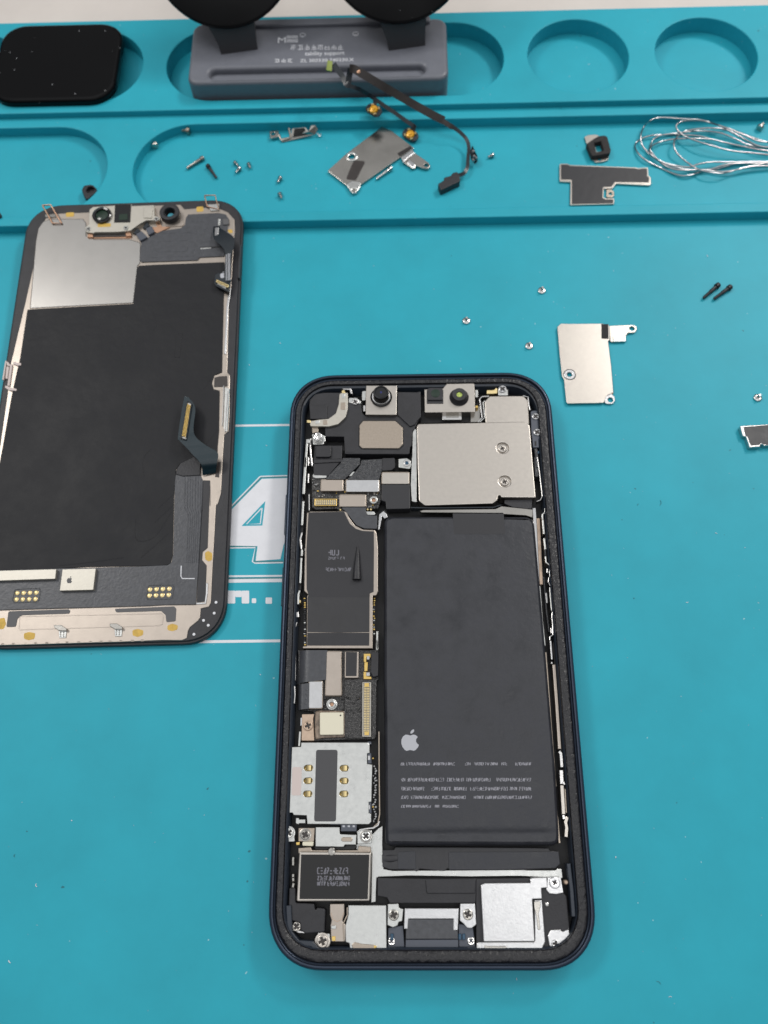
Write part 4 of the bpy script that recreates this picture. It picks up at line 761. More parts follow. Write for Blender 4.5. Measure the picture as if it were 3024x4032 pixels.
grp = W(2.72, ('4', [(196, 858), (870, 822), (895, 590), (905, 574), (1000, 568), (1466, 550), (1462, 760), (1450, 1270), (1400, 1290), (1385, 1340), (1395, 1380), (1435, 1390), (1430, 1659)]), ('d', [(800, 1300), (790, 1560), (640, 1730), (460, 1470), (250, 1570), (195, 1650), (175, 2200)]), ('e', [(145, 0), (125, 900), (100, 1000), (60, 1025)]),
         ('5', [(900, 905), (500, 912), (0, 938), (-60, 942)]), ('S', [(-55, 2100), (10, 1760), (45, 1560), (62, 1480)]), ('4', [(130, 1180), (178, 862)]))
P1('graphite_sheet', 'graphite', SC, grp, 2.4, 2.72, .08, r=.25)
# creases in the graphite sheet
mb = MB()
for fr, pts in (('5', [(770, 640), (780, 760), (880, 740), (975, 600)]), ('5', [(800, 860), (870, 800), (960, 720)]), ('5', [(820, 400), (815, 300), (860, 240)]), ('4', [(1000, 880), (1020, 960), (1000, 1010)]), ('5', [(330, 905), (480, 890), (700, 860)]), ('5', [(900, 580), (985, 500)]), ('5', [(880, 660), (985, 560)]), ('d', [(590, 500), (680, 380), (800, 200)]), ('d', [(640, 1280), (740, 1160), (800, 1080)])):
    mb.tube(spl([Q(fr, *p, 2.70) for p in pts], 5), .16, 8, flat=.32)
build(mb, 'sheet_crease', 'graphite', SC)
P1('sheet_bump', 'graphite', SC, W(2.8, ('4', [(1150, 1020), (1192, 1016), (1175, 1172), (1138, 1172)])), 2.6, 2.79, .06, r=.2)
# upper right dark flex
FX = P1('wide_flex_circuit', 'flex_grey', SC, W(2.8, ('b', [(800, 345), (1200, 325), (1290, 345), (1338, 415), (1325, 470), (1270, 890), (950, 905), (920, 942), (185, 968), (165, 940), (185, 705), (290, 640), (460, 560), (700, 525), (755, 480), (768, 390)])), 2.3, 2.8, .08, r=.3)
for pts in ([(300, 690), (420, 590), (890, 580), (905, 600), (880, 890), (290, 915)], [(395, 700), (800, 680), (780, 830), (400, 838)], [(985, 600), (1000, 540), (1110, 520), (1105, 690), (970, 720)], [(955, 790), (1000, 790), (1000, 890), (955, 895)], [(1000, 790), (1220, 770), (1225, 885), (1000, 890)]):
    q = W(2.83, ('b', pts)); q = rnd(q, .4); mb = MB(); mb.plate(q, 2.7, 2.84, .05, [offset(ccw(q), .16)]); build(mb, 'embossed_line', 'flex_grey', FX)
P1('flex_slot', 'deep_black', FX, W(2.86, ('b', [(955, 772), (1220, 762), (1215, 776), (960, 798)])), 2.7, 2.86, .02)
P1('flex_slot', 'pale_metal', FX, W(2.88, ('b', [(958, 784), (1100, 778), (1100, 788), (960, 800)])), 2.7, 2.88, .02)
# sensor housing at the top
HS = P1('sensor_housing', 'cream_metal', SC, W(3.9, ('a', [(745, 300), (752, 235), (790, 205), (1025, 190), (1030, 178), (1210, 172), (1215, 195), (1455, 185), (1462, 300), (1520, 320), (1515, 352), (1450, 350), (1370, 352), (1290, 395), (1200, 462), (1140, 470), (1045, 478), (810, 480), (800, 490), (715, 480), (700, 430), (745, 395)])), 2.4, 3.9, .15, r=.2)
c = Q('a', 890, 300, 4.2); mb = MB(); mb.lathe([(2.9, 3.6), (2.9, 4.6), (2.6, 4.8), (2.05, 4.7), (1.95, 4.0)], c.x, c.y, 36); build(mb, 'sensor_ring', 'gloss_black', HS)
mb = MB(); mb.lathe([(2.0, 3.9), (1.9, 4.25), (1.0, 4.45)], c.x, c.y, 30); build(mb, 'sensor_lens', 'glass_green', HS)
P1('sensor_window', 'gloss_black', HS, W(4.1, ('a', [(1030, 180), (1205, 175), (1195, 370), (1020, 372)])), 3.6, 4.1, .08); P1('sensor_lens', 'glass_green', HS, W(4.2, ('a', [(1075, 285), (1165, 280), (1170, 345), (1070, 350)])), 3.8, 4.2, .05, r=.3)
P1('housing_tab', 'cream_metal', HS, W(4.15, ('a', [(1342, 210), (1440, 200), (1432, 325), (1338, 325)])), 3.7, 4.15, .1, r=.2)
P1('yellow_stain', 'yellow_ink', HS, W(3.93, ('a', [(840, 388), (985, 384), (985, 422), (842, 426)])), 3.8, 3.93, .01, r=.4)
for x, y in ((738, 442), (1148, 430), (1480, 335)): screw(HS, 'a', x, y, 4.2, .75, 'pale_metal', h=.4)
cc = MB()
for pts in ([(735, 485), (790, 485), (790, 535), (735, 535)], [(1140, 475), (1195, 475), (1210, 520), (1150, 525)]): cc.plate(W(3.2, ('a', pts)), 2.4, 3.2, .1)
cc.plate(W(2.75, ('a', [(725, 525), (1205, 520), (1200, 545), (735, 548)])), 2.4, 2.75, .05); build(cc, 'copper_foot', 'copper', HS)
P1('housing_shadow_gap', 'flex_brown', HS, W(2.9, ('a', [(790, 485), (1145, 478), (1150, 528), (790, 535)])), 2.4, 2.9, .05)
c = Q('b', 560, 330, 3.8); mb = MB(); mb.plate(circ(c.x, c.y, 3.05, 40), 2.4, 4.6, .35, [circ(c.x, c.y-.1, 1.6, 30)], seg=3); build(mb, 'camera_ring', 'black_plastic', SC)
mb = MB(); mb.lathe([(1.62, 2.4), (1.62, 3.0), (1.3, 2.95), (.9, 2.9)], c.x, c.y-.1, 30); build(mb, 'ring_lens', 'gloss_black', SC)
mb = MB(); mb.plate(circ(c.x+.1, c.y-.25, .95, 24), 2.9, 3.02, 0); build(mb, 'ring_core', 'teal_lens', SC)
P1('camera_ring_plate', 'beige_metal', SC, W(2.75, ('b', [(450, 420), (720, 400), (745, 470), (725, 495), (480, 505)])), 2.4, 2.75, .06, r=.2)
mb = MB(); mb.plate(W(2.9, ('b', [(370, 440), (430, 440), (460, 515), (400, 525)])), 2.4, 2.9, .05); mb.plate(W(2.85, ('b', [(330, 512), (480, 505), (560, 510), (400, 585), (350, 570)])), 2.4, 2.85, .03); build(mb, 'copper_foot', 'copper', SC)
for pts in ([(110, 600), (190, 560), (270, 640), (170, 690)], [(240, 530), (320, 490), (360, 570), (280, 615)]): P1('flex_connector', 'grey_blue', SC, W(3.5, ('b', pts)), 2.4, 3.5, .2, r=.3)
for pts in ([(75, 590), (140, 520), (180, 560), (110, 600)], [(200, 520), (260, 440), (300, 490), (240, 530)]): P1('flex_connector', 'flex_dark', SC, W(3.2, ('b', pts)), 2.4, 3.2, .15, r=.2)
def loop_clip(pts, fr, z0, z1, rad=.16):
    q = [Q(fr, x, y, z0 if k == 0 else z1) for x, y, k in pts]; mb = MB(); mb.tube(q+[q[0]], rad, 6); build(mb, 'copper_clip', 'copper', SC)
loop_clip([(240, 190, 1), (330, 185, 1), (450, 385, 0), (350, 385, 0)], 'a', 3.0, 4.6, .24); loop_clip([(1015, 100, 1), (1150, 95, 1), (1200, 280, 0), (1045, 240, 0)], 'b', 3.0, 4.8, .2)
P1('clip_foot', 'pale_metal', SC, W(2.9, ('b', [(1040, 215), (1200, 205), (1205, 290), (1090, 295), (1075, 250)])), 2.4, 2.9, .06, r=.15)
P1('clip_foot', 'brushed', SC, W(2.85, ('a', [(265, 290), (375, 285), (385, 315), (275, 318)])), 2.4, 2.85, .06)
for fr, pts in (('a', [(495, 268), (585, 264), (585, 312), (497, 315)]), ('b', [(905, 248), (998, 240), (1000, 305), (910, 315)]), ('b', [(1300, 548), (1372, 540), (1385, 585), (1345, 592)]), ('e', [(528, 870), (570, 850), (618, 880), (618, 960), (575, 985), (530, 955)]), ('e', [(60, 1780), (120, 1755), (190, 1775), (185, 1830), (120, 1850), (60, 1835)]), ('f', [(258, 950), (320, 935), (385, 950), (375, 1010), (310, 1026), (262, 1010)]), ('f', [(1440, 915), (1500, 902), (1562, 918), (1556, 970), (1500, 990), (1445, 975)]), ('f', [(-20, 790), (50, 780), (65, 850), (40, 905), (-20, 905)])):
    P1('yellow_stain', 'yellow_ink', SC, W(2.53, (fr, pts)), 2.4, 2.53, .01, r=.5)
P1('dark_square', 'grey_pad', SC, W(3.0, ('b', [(1245, 400), (1330, 405), (1335, 480), (1250, 490)])), 2.4, 3.2, .3, r=.6); P1('tiny_part', 'pale_metal', SC, W(3.2, ('b', [(1190, 400), (1222, 405), (1212, 490), (1185, 480)])), 2.4, 3.2, .1)
# curled sensor cable, right
def cable3(parent, name, m, fr, L, R, th=.16, n=5):
    mb = MB(); mb.ribbon(spl([Q(fr, *p) for p in L], n), spl([Q(fr, *p) for p in R], n), th); return build(mb, name, m, parent, ang=60)
cable3(SC, 'sensor_cable', 'flex_dark', 'b', [(1130, 505, 3.0), (1125, 600, 4.2), (1145, 680, 4.8), (1260, 790, 5.0), (1285, 900, 5.0), (1275, 1050, 4.6), (1275, 1200, 4.2)], [(1200, 505, 3.0), (1240, 540, 4.2), (1390, 640, 4.8), (1400, 760, 5.0), (1365, 880, 5.0), (1358, 1050, 4.6), (1350, 1215, 4.2)])
P1('sensor_chip', 'solder', SC, W(4.6, ('b', [(1145, 515), (1200, 510), (1198, 630), (1140, 625)])), 3.6, 4.6, .2, r=.2)
tx = MB()
for col_, (xa, xb) in enumerate(((1290, 1308), (1315, 1350))):
    for i in range(22):
        y = 860+i*16; 
        if col_ == 0 and y < 870: continue
        tx.plate(W(5.15, ('b', [(xa, y), (xb, y-3), (xb-2, y+7), (xa, y+9)])), 5.12-.0022*i*10/6, 5.16, 0, bottom=False)
build(tx, 'printed_text', 'ink_base', SC)
CH = P1('cable_head', 'flex_dark', SC, W(4.2, ('b', [(1150, 1130), (1200, 1105), (1360, 1180), (1330, 1360), (1160, 1280), (1135, 1240)])), 3.6, 4.2, .1, r=.2)
emblem(CH, 'b', (1215, 1180), (1280, 1090), 4.24, 'ink_grey')
connector('b', [(1172, 1195), (1160, 1225), (1320, 1300), (1332, 1268)], 4.7, 9, 2, 'gold_pale', 'gold_pale', CH)
mb = MB()
for i in range(10): q = Q('b', 1190+i*11, 1250+i*6.5, 4.3); mb.box((q.x, q.y, 4.3), .22, .6, .2, -.3, .02)
build(mb, 'pins', 'pale_metal', CH)
# right edge clips of the screen
P1('edge_tab', 'flex_brown', SC, W(2.62, ('d', [(752, 318), (830, 300), (940, 295), (945, 445), (880, 455), (745, 460)])), 2.4, 2.62, .04, r=.25)
P1('edge_tab', 'beige_metal', SC, W(2.56, ('d', [(725, 300), (760, 280), (860, 280), (930, 270), (975, 300), (965, 480), (940, 500), (760, 500), (708, 460)])), 2.3, 2.56, .1, r=.4)
mb = MB(); 
for pts in ([(888, 440), (878, 700), (865, 1020)], [(945, 520), (925, 800), (905, 1110)], [(968, 490), (950, 800), (935, 1100)]): mb.tube([Q('d', *p, 2.8) for p in pts], .13, 6)
build(mb, 'edge_spring', 'chrome', SC)
mb = MB(); mb.plate(W(2.7, ('d', [(905, 460), (965, 480), (935, 1115), (885, 1060)])), 2.4, 2.7, .05); build(mb, 'edge_strip', 'pale_metal', SC)
P1('edge_strip', 'bright_metal', SC, line_poly(W(2.7, ('4', [(1502, 720), (1485, 850), (1470, 1150)])), .6), 2.4, 2.75, .08)
P1('edge_clip', 'black_plastic', SC, W(2.7, ('b', [(1475, 740), (1490, 735), (1470, 1180), (1445, 1170), (1455, 800)])), 1.5, 2.75, .1)
# left edge clip
mb = MB()
for pts in ([(112, 660), (140, 665), (78, 1078), (45, 1075)], [(135, 690), (170, 685), (215, 745), (270, 745), (205, 1210), (155, 1210), (215, 780), (150, 770)], [(140, 790), (195, 795), (160, 1055), (112, 1050)], [(290, 690), (345, 690), (385, 712), (455, 712), (455, 765), (380, 770), (285, 735)], [(110, 1205), (165, 1215), (240, 1250), (360, 1275), (355, 1320), (200, 1310), (105, 1250)]): mb.plate(W(2.95, ('c', pts)), 2.0, 2.95, .08)
build(mb, 'edge_clip', 'pink_label', SC)
# display cable with long connector
cable3(SC, 'display_cable', 'flex_teal', 'd', [(770, 1700, 2.9), (790, 1560, 5.4), (800, 1410, 6.0), (640, 1310, 6.4), (490, 1190, 6.4), (450, 1060, 6.3), (475, 760, 6.2), (380, 610, 6.2)], [(580, 1740, 2.9), (560, 1580, 5.4), (440, 1440, 6.0), (330, 1320, 6.4), (240, 1230, 6.4), (225, 1180, 6.3), (280, 800, 6.2), (320, 590, 6.2)])
mb = MB(); mb.plate(W(6.0, ('d', [(318, 592), (345, 592), (262, 1205), (300, 1265), (250, 1240), (222, 1190)])), 5.7, 6.0, .1); build(mb, 'connector_back', 'pale_metal', SC)
connector('d', [(355, 650), (425, 690), (345, 1225), (262, 1200)], 6.9, 26, 3, 'flex_dark', 'gold', SC, 'display_connector')
P1('cable_shoulder', 'black_plastic', SC, W(3.2, ('d', [(455, 1465), (550, 1550), (548, 1720), (530, 1738), (290, 1748), (190, 1720), (205, 1640), (260, 1560)])), 2.4, 3.2, .15, r=.3)
P1('ridged_cable', 'flex_grey', SC, W(3.0, ('d', [(190, 1715), (300, 1748), (545, 1735), (580, 1800), (570, 2210)]), ('e', [(497, 0), (462, 760), (440, 1100), (412, 1515), (0, 1520)]), ('f', [(1600, 650), (800, 672), (0, 695)]), ('S', [(-55, 2405), (-55, 2235)]), ('f', [(0, 262), (700, 240), (1500, 220)]), ('e', [(60, 1025), (110, 990), (130, 890), (150, 0)])), 2.4, 2.9, .1, r=[.3, .2, .2, .2, 0, 0, 0, 0, .2, 0, 0, 0, 0, 0, 0, 0, 0, 0, .4, .4, 0, 0])
mb = MB()
for k in range(7):
    x = 330+k*38-(k == 3)*5; mb.tube([Q('d', x, 1760, 2.9), Q('d', x-8, 2210, 2.9), Q('e', 322+k*26, 400, 2.9), Q('e', 300+k*24, 1000, 2.9)], .11, 6, flat=.8)
build(mb, 'cable_ridge', 'flex_grey', SC)
P1('dark_strip', 'film', SC, W(2.66, ('d', [(588, 1810), (690, 1812), (688, 2210)]), ('e', [(590, 0), (560, 810), (500, 860), (490, 960), (548, 1030), (530, 1480), (425, 1492), (495, 0)])), 2.4, 2.66, .05, r=.2)
P1('bracket_corner', 'bright_metal', SC, line_poly(W(2.75, ('e', [(418, 1505), (530, 1500), (548, 1380), (552, 1250)])), .5), 2.4, 2.75, .08)
P1('step_line', 'flex_brown', SC, W(2.58, ('d', [(800, 1545), (845, 1545), (820, 1770), (760, 1760)])), 2.4, 2.6, .04)
mb = MB(); mb.tube([Q('e', 232, 1035, 2.95), Q('e', 228, 1165, 2.95), Q('e', 245, 1195, 2.95), Q('e', 400, 1195, 2.95)], .13, 6, flat=.4); build(mb, 'printed_line', 'print_white', SC)
# chips and pads at the lower end
P1('long_chip', 'cream_metal', SC, W(4.0, ('f', [(-60, 270), (612, 252), (600, 356), (-60, 378)])), 2.6, 4.0, .06)
SQ = P1('square_chip', 'cream_metal', SC, W(4.0, ('f', [(680, 254), (1042, 244), (1014, 476), (650, 486)])), 2.6, 4.0, .06)
emblem(SQ, 'f', (724, 406), (790, 328), 4.02, 'grey_pad')
for x0, y0 in ((185, 512), (-1, -1)):
    for i in range(4):
        for j in range(2):
            if x0 > 0: c = Q('f', 185+i*69-j*9, 512+j*69-i*1.5, 3.0)
            else: c = Q('5', 851+i*36.5-j*3, 1040+j*35-i*1.3, 3.0)
            mb = MB(); mb.lathe([(.62, 2.7), (.62, 2.98), (.52, 3.05)], c.x, c.y, 22); build(mb, 'gold_pad', 'gold_pale', SC)
for pts, fr in (([(160, 470), (430, 455), (448, 490), (430, 590), (405, 612), (150, 622), (132, 590)], 'f'), ([(842, 1015), (985, 1012), (992, 1030), (980, 1090), (965, 1098), (838, 1100), (830, 1080)], '5')):
    q = rnd(W(2.93, (fr, pts)), .4); mb = MB(); mb.plate(q, 2.7, 2.95, .05, [offset(ccw(q), .22)]); build(mb, 'embossed_line', 'flex', SC)
P1('grey_pad', 'grey_pad', SC, W(2.6, ('f', [(92, 710), (750, 688), (766, 705), (752, 736), (240, 752), (190, 790), (172, 878), (68, 882)])), 2.4, 2.6, .03, r=.45)
P1('grey_pad', 'grey_pad', SC, W(2.6, ('5', [(650, 1150), (990, 1136), (1001, 1150), (997, 1220), (945, 1226), (940, 1185), (915, 1162), (660, 1170)])), 2.4, 2.6, .03, r=.4)
q = rnd(W(2.55, ('5', [(110, 1192), (925, 1175), (930, 1190), (924, 1240), (905, 1248), (150, 1270), (105, 1272)])), .5); mb = MB(); mb.plate(q, 2.4, 2.57, .04, [offset(ccw(q), .2)]); build(mb, 'embossed_line', 'beige_metal', SC)
for x, y in ((585, 860), (1192, 843)):
    mb = MB(); mb.plate(W(3.4, ('f', [(x, y), (x+78, y-2), (x+140, y+38), (x+135, y+62), (x+55, y+60), (x+5, y+30)])), 2.5, 3.4, .1); hk = build(mb, 'hook', 'brushed', SC)
    P1('hook_foot', 'pale_metal', hk, W(2.75, ('f', [(x+52, y+66), (x+140, y+62), (x+130, y+138), (x+60, y+140)])), 2.4, 2.75, .08)
    mb = MB()
    for i in range(2):
        for j in range(3): c = Q('f', x+75+i*32, y+80+j*20, 2.8); mb.lathe([(.2, 2.7), (.18, 2.85), (.1, 2.9)], c.x, c.y, 10)
    build(mb, 'weld_spots', 'brushed', hk)
for x, y in ((665, 1490), (642, 1625), (510, 1715), (568, 1776), (390, 1888)):
    c = Q('e', x, y, 2.35); mb = MB(); mb.lathe([(.36, 2.2), (.36, 2.34), (.3, 2.37)], c.x, c.y, 16); build(mb, 'white_dot', 'print_white', SC)
mb = MB()
for i in range(14): c = Q('f', 30+i*118+random.uniform(-15, 15), 1062-i*3, 2.4); mb.box((c.x, c.y-.1, 2.35), .8, .5, .3, 0, .05)
build(mb, 'edge_teeth', 'beige_metal', SC)
TILT[0] = 0.0
# ================================================================== STAND, SLAB
ST = empty('stand', (-31, 192, 0), 'grey metal stand with white print and two round black pads in the long well', 'stand')
zt = 11.4
ext = [Q('t2', 395, 900, zt), Q('t3', 1418, 820, zt), Q('t3', 1385, 160, zt), Q('t2', 440, 215, zt)]
x0 = ext[0].x; x1 = ext[1].x
sa = Q('t2', 618, 800, zt); sb = Q('t3', 1168, 730, zt)
slot = stadium(sa.x, sb.x, sa.y-2.0, sa.y+2.0, 10)
mb = MB(); out = rrect(x0-.6, x1+.3, 178.7, 205.6, 3.4, 8)
mb.plate(out, 0, zt, 1.3, [slot], seg=5); mb.plate(rrect(x0, x1, 179.5, 205, 3, 6), .2, zt-2.2, .2)
body = build(mb, 'base', 'stand_grey', ST, ang=30)
mb = MB(); mb.plate(rrect(x0+5, x1-5, 202.4, 205.4, 1.0, 5), 9, zt+1.2, .6, seg=4); build(mb, 'base_ridge', 'stand_grey', ST)
tx = MB(); zz = zt+.02
def tline(txt, size, px0, px1, py, bold=0):
    a = Q('t10', px0, py, zz); b = Q('t10', px1, py, zz); put_text(tx, txt, size, a.x, a.y, zz, b.x-a.x)
tline('M', 3.6, 168, 310, 700); tline('tability support', 2.4, 625, 1270, 905); tline('ZL 202230 740230.X', 1.9, 545, 1420, 1015)
tline('R', .9, 565, 610, 602); tline('R', .9, 1432, 1475, 582)
for cx, cy in ((588, 572), (1452, 552)):
    c = Q('t10', cx, cy, zz); tx.plate(circ(c.x, c.y, .95, 20), zz-.04, zz, 0, [circ(c.x, c.y, .8, 20)])
for i in range(8):
    for y0, y1 in ((580, 622), (640, 690)):
        x = 330+i*23; tx.plate(W(zz, ('t10', [(x, y0), (x+15, y0), (x+15, y1), (x, y1)])), zz-.04, zz, 0, [W(zz, ('t10', [(x+5, y0+12), (x+10, y0+12), (x+10, y1-12), (x+5, y1-12)]))])
def glyph(px, py, w, h):       # square written sign, blurred beyond reading in the photo
    st = [[(0, .12), (1, .12)], [(.1, .5), (.9, .5)], [(0, .9), (1, .9)], [(.5, 0), (.5, 1)], [(.18, .3), (.05, .95)], [(.82, .3), (.95, .95)]]
    for s_ in random.sample(st, 4): tx.plate(line_poly(W(zz, ('t10', [(px+w*a, py+h*b) for a, b in s_])), .2), zz-.04, zz, 0)
for i in range(8): glyph(395+i*110, 730, 85, 85)
for i in range(3): glyph(135+i*105, 960, 75, 60)
build(tx, 'printed_text', 'print_white', ST)
for sx_, sy_ in ((488, 60), (860, 50)):
    k = 1.8228; yw = 192.5; d0 = CM @ Vector(((sx_*k-1512)/FPX, (2016-sy_*k)/FPX, -1)); t = (yw-CC.y)/d0.y; low = CC+d0*t
    ax = Vector((0, -.62, .785)).normalized(); upv = Vector((1, 0, 0)).cross(ax); upv = -upv if upv.z < 0 else upv
    R_ = 23.5; cen = low+upv*R_
    Mx = Matrix.Translation(cen) @ Matrix((( 1, 0, 0), (0, upv.y, upv.z), (0, 0, 0))).to_4x4() if False else None
    rot = Matrix((Vector((1, 0, 0)), upv, ax)).transposed().to_4x4(); Mx = Matrix.Translation(cen) @ rot
    mb = MB(); mb.lathe([(R_-1.5, -3.2), (R_-.3, -2.6), (R_, -1.6), (R_, -.7), (R_-.25, -.2), (R_-.8, 0)], 0, 0, 72, M=Mx); build(mb, 'round_pad', 'dusty_gloss', ST)
    # neck from the base to the pad
    mb = MB(); bx = low.x
    Lp = [(bx-3.2, 192.0, zt-.5), (bx-4.0, 193.5, zt+3), (bx-7.0, low.y+upv.y*7-1.8, low.z+upv.z*7-3)]
    Rp = [(bx+8.6, 194.0, zt-.5), (bx+8.6, 194.4, zt+3), (bx+9.0, low.y+upv.y*7-1.8, low.z+upv.z*7-3)]
    mb.ribbon(spl(Lp, 5), spl(Rp, 5), 2.2); build(mb, 'neck', 'stand_dark', ST)
mb = MB(); sa = Q('t1', 5, 400, 8.6); sb = Q('t1', 1330, 380, 8.6); sq = rrect(sa.x-.2, sb.x, Q('t1', 0, 1125, 7.2).y, Q('t1', 700, 237, 8.6).y, 9.0, 12, 2.2)
mb.plate(sq, 5.55, 8.0, 1.2, seg=5)
tag(build(mb, 'glossy_slab', 'dusty_gloss', None, (-116, 191, 5.5), ang=60), 'glossy black rounded slab over the round well left of the grey stand', 'slab')
# ================================================================== LOOSE PARTS
def shield_loose(name, label, cat, z0, th_, pts, m, holes=(), r=.3, loc=None, bev=.08):
    z = z0+th_; q = W(z, *pts); cx = sum(p[0] for p in q)/len(q); cy = sum(p[1] for p in q)/len(q)
    root = empty(name, (cx, cy, z0), label, cat); mb = MB(); mb.plate(rnd(q, r) if r else q, z0, z, bev, holes); build(mb, 'plate', m, root); return root
# beige shield on the right
def hole(fr, x, y, z, r): c = Q(fr, x, y, z); return circ(c.x, c.y, r, 22)
RS = shield_loose('metal_shield', 'clean beige metal shield plate with tab and two holes, lying right of the opened phone', 'metal plate', .5, .45,
   [('t9', [(170, 425), (195, 402), (255, 404), (480, 402), (535, 408), (540, 520), (528, 524), (550, 700), (566, 888), (520, 912), (498, 962), (240, 967), (232, 940), (218, 800), (202, 770), (185, 600)])], 'nickel', [hole('t9', 257, 762, .95, 1.75)], r=.4)
mb = MB(); c = Q('t9', 257, 760, .9); mb.plate(circ(c.x, c.y, 1.66, 26), .3, .86, .2, [circ(c.x, c.y, .68, 18)]); build(mb, 'screw_ring', 'bright_metal', RS)
P1('adhesive_patch', 'foam', RS, W(1.0, ('t9', [(481, 406), (530, 406), (532, 510), (482, 508)])), .7, 1.02, .02)
P1('tab', 'nickel', RS, W(.75, ('t9', [(536, 418), (700, 410), (728, 420), (734, 440), (718, 464), (668, 468), (655, 490), (655, 528), (545, 532)])), .3, .75, .1, r=.5, holes=[hole('t9', 697, 437, .75, .75)])
P1('tab_foot', 'pale_metal', RS, W(.85, ('t9', [(562, 498), (655, 490), (655, 528), (568, 530)])), .2, .85, .1, r=.2)
P1('corner_tab', 'bright_metal', RS, W(.7, ('t9', [(510, 905), (545, 892), (572, 915), (580, 945), (560, 970), (512, 968), (500, 940)])), .2, .7, .1, r=.5, holes=[hole('t9', 545, 941, .7, .75)])
P1('copper_edge', 'copper', RS, line_poly(W(.85, ('t9', [(505, 925), (530, 895), (565, 892)])), .35), .3, .87, .05)
# grey shield in the tray
GS = shield_loose('metal_shield', 'dull grey metal shield plate with dark smudge, lying askew in the tray', 'metal plate', .3, .6,
   [('t4', [(95, 1118), (270, 960), (600, 708), (690, 745), (900, 905), (760, 1000), (400, 1250), (350, 1330), (320, 1325), (265, 1250)])], 'brushed', [hole('t4', 320, 990, .9, 1.1)], r=.4)
c = Q('t4', 320, 985, 1.0); mb = MB(); mb.plate(circ(c.x, c.y, 2.0, 30), .5, 1.15, .3, [circ(c.x, c.y, .95, 20)]); build(mb, 'screw_ring', 'pale_metal', GS)
P1('corner_tab', 'pale_metal', GS, W(1.1, ('t4', [(265, 1245), (320, 1212), (405, 1225), (398, 1270), (360, 1325), (325, 1328)])), .3, 1.1, .2, r=.5, holes=[hole('t4', 343, 1300, 1.1, .8)])
P1('smudge', 'flex_brown', GS, W(.93, ('t4', [(340, 1020), (450, 1030), (360, 1210), (265, 1200), (300, 1110)])), .8, .915, .005, r=.8)
P1('adhesive_patch', 'foam', GS, W(1.05, ('t4', [(748, 955), (865, 888), (885, 905), (775, 985)])), .8, 1.08, .03)
P1('tab_fold', 'bright_metal', GS, W(1.5, ('t4', [(778, 990), (885, 912), (908, 950), (800, 1040)])), .3, 1.5, .3, r=.3)
P1('tab', 'brushed', GS, W(1.0, ('t4', [(800, 1035), (908, 952), (1040, 1045), (1052, 1075), (1030, 1100), (990, 1095), (920, 1070), (905, 1098), (880, 1095)])), .3, 1.0, .1, r=.4, holes=[hole('t4', 1015, 1065, 1.0, .7)])
P1('tab_foot', 'bright_metal', GS, W(1.25, ('t4', [(835, 1040), (860, 1015), (915, 1060), (890, 1095)])), .3, 1.25, .15, r=.2)
# black T-shaped shield
TS = shield_loose('black_shield', 'flat black T-shaped shield plate with silver rim, below the square foam bracket', 'metal plate', .2, .5,
   [('t6', [(285, 600), (300, 592), (370, 592), (400, 606), (1110, 632), (1140, 640), (1250, 632), (1252, 720), (1280, 740), (1280, 815), (1265, 828), (900, 810), (880, 840), (860, 862), (770, 865), (765, 960), (800, 970), (882, 970), (880, 1030), (400, 1042), (405, 790), (285, 785)])], 'nickel', r=.3)
P1('black_film', 'film', TS, W(.78, ('t6', [(302, 602), (372, 602), (402, 616), (1108, 642), (1140, 650), (1238, 642), (1242, 725), (1262, 745), (1260, 795), (890, 790), (868, 822), (850, 840), (760, 845), (752, 965), (790, 982), (872, 982), (870, 1022), (420, 1030), (420, 765), (302, 760)])), .6, .78, .03, r=.2)
P1('screw_tab', 'nickel_warm', TS, W(.5, ('t6', [(795, 872), (850, 875), (880, 895), (882, 940), (860, 962), (795, 958)])), .1, .5, .08, r=.4, holes=[hole('t6', 840, 918, .5, .55)])
# black shield at the right edge
BS = shield_loose('black_shield', 'black shield plate with shiny raised silver rim, cut off by the right picture edge', 'metal plate', .1, 1.5,
   [('pl', [(470, 1308), (500, 1298), (1283, 1250), (1700, 1225), (1700, 1860), (1283, 1866), (1180, 1882), (1120, 1828), (1060, 1850), (1065, 1905), (740, 1930), (725, 1850), (640, 1610), (552, 1600)])], 'chrome', r=.15, bev=.2)
P1('black_film', 'film', BS, W(1.65, ('pl', [(560, 1335), (620, 1328), (1283, 1272), (1690, 1248), (1690, 1840), (1250, 1850), (1180, 1848), (1090, 1800), (1010, 1862), (790, 1878), (740, 1780), (690, 1620), (630, 1590)])), 1.4, 1.65, .04, r=.2)
# square foam bracket
FB = empty('foam_bracket', tuple(Q('t6', 700, 420, 0)), 'small metal bracket with square black foam ring, in the tray beside the wire', 'bracket')
P1('bracket_plate', 'nickel', FB, W(.6, ('t6', [(555, 300), (600, 280), (680, 275), (720, 290), (760, 420), (830, 490), (815, 550), (760, 570), (680, 578), (640, 545), (600, 440)])), .2, .6, .08, r=.5, holes=[hole('t6', 722, 542, .6, .7), rnd(W(.6, ('t6', [(665, 375), (735, 352), (765, 450), (690, 465)])), .1)])
q = W(2.2, ('t6', [(580, 372), (660, 318), (710, 290), (775, 282), (808, 300), (845, 440), (835, 478), (640, 510)])); mb = MB(); mb.plate(rnd(q, .35), .5, 2.2, .25, [rnd(W(2.2, ('t6', [(660, 365), (738, 345), (768, 448), (688, 466)])), .15)]); build(mb, 'foam_ring', 'foam', FB)
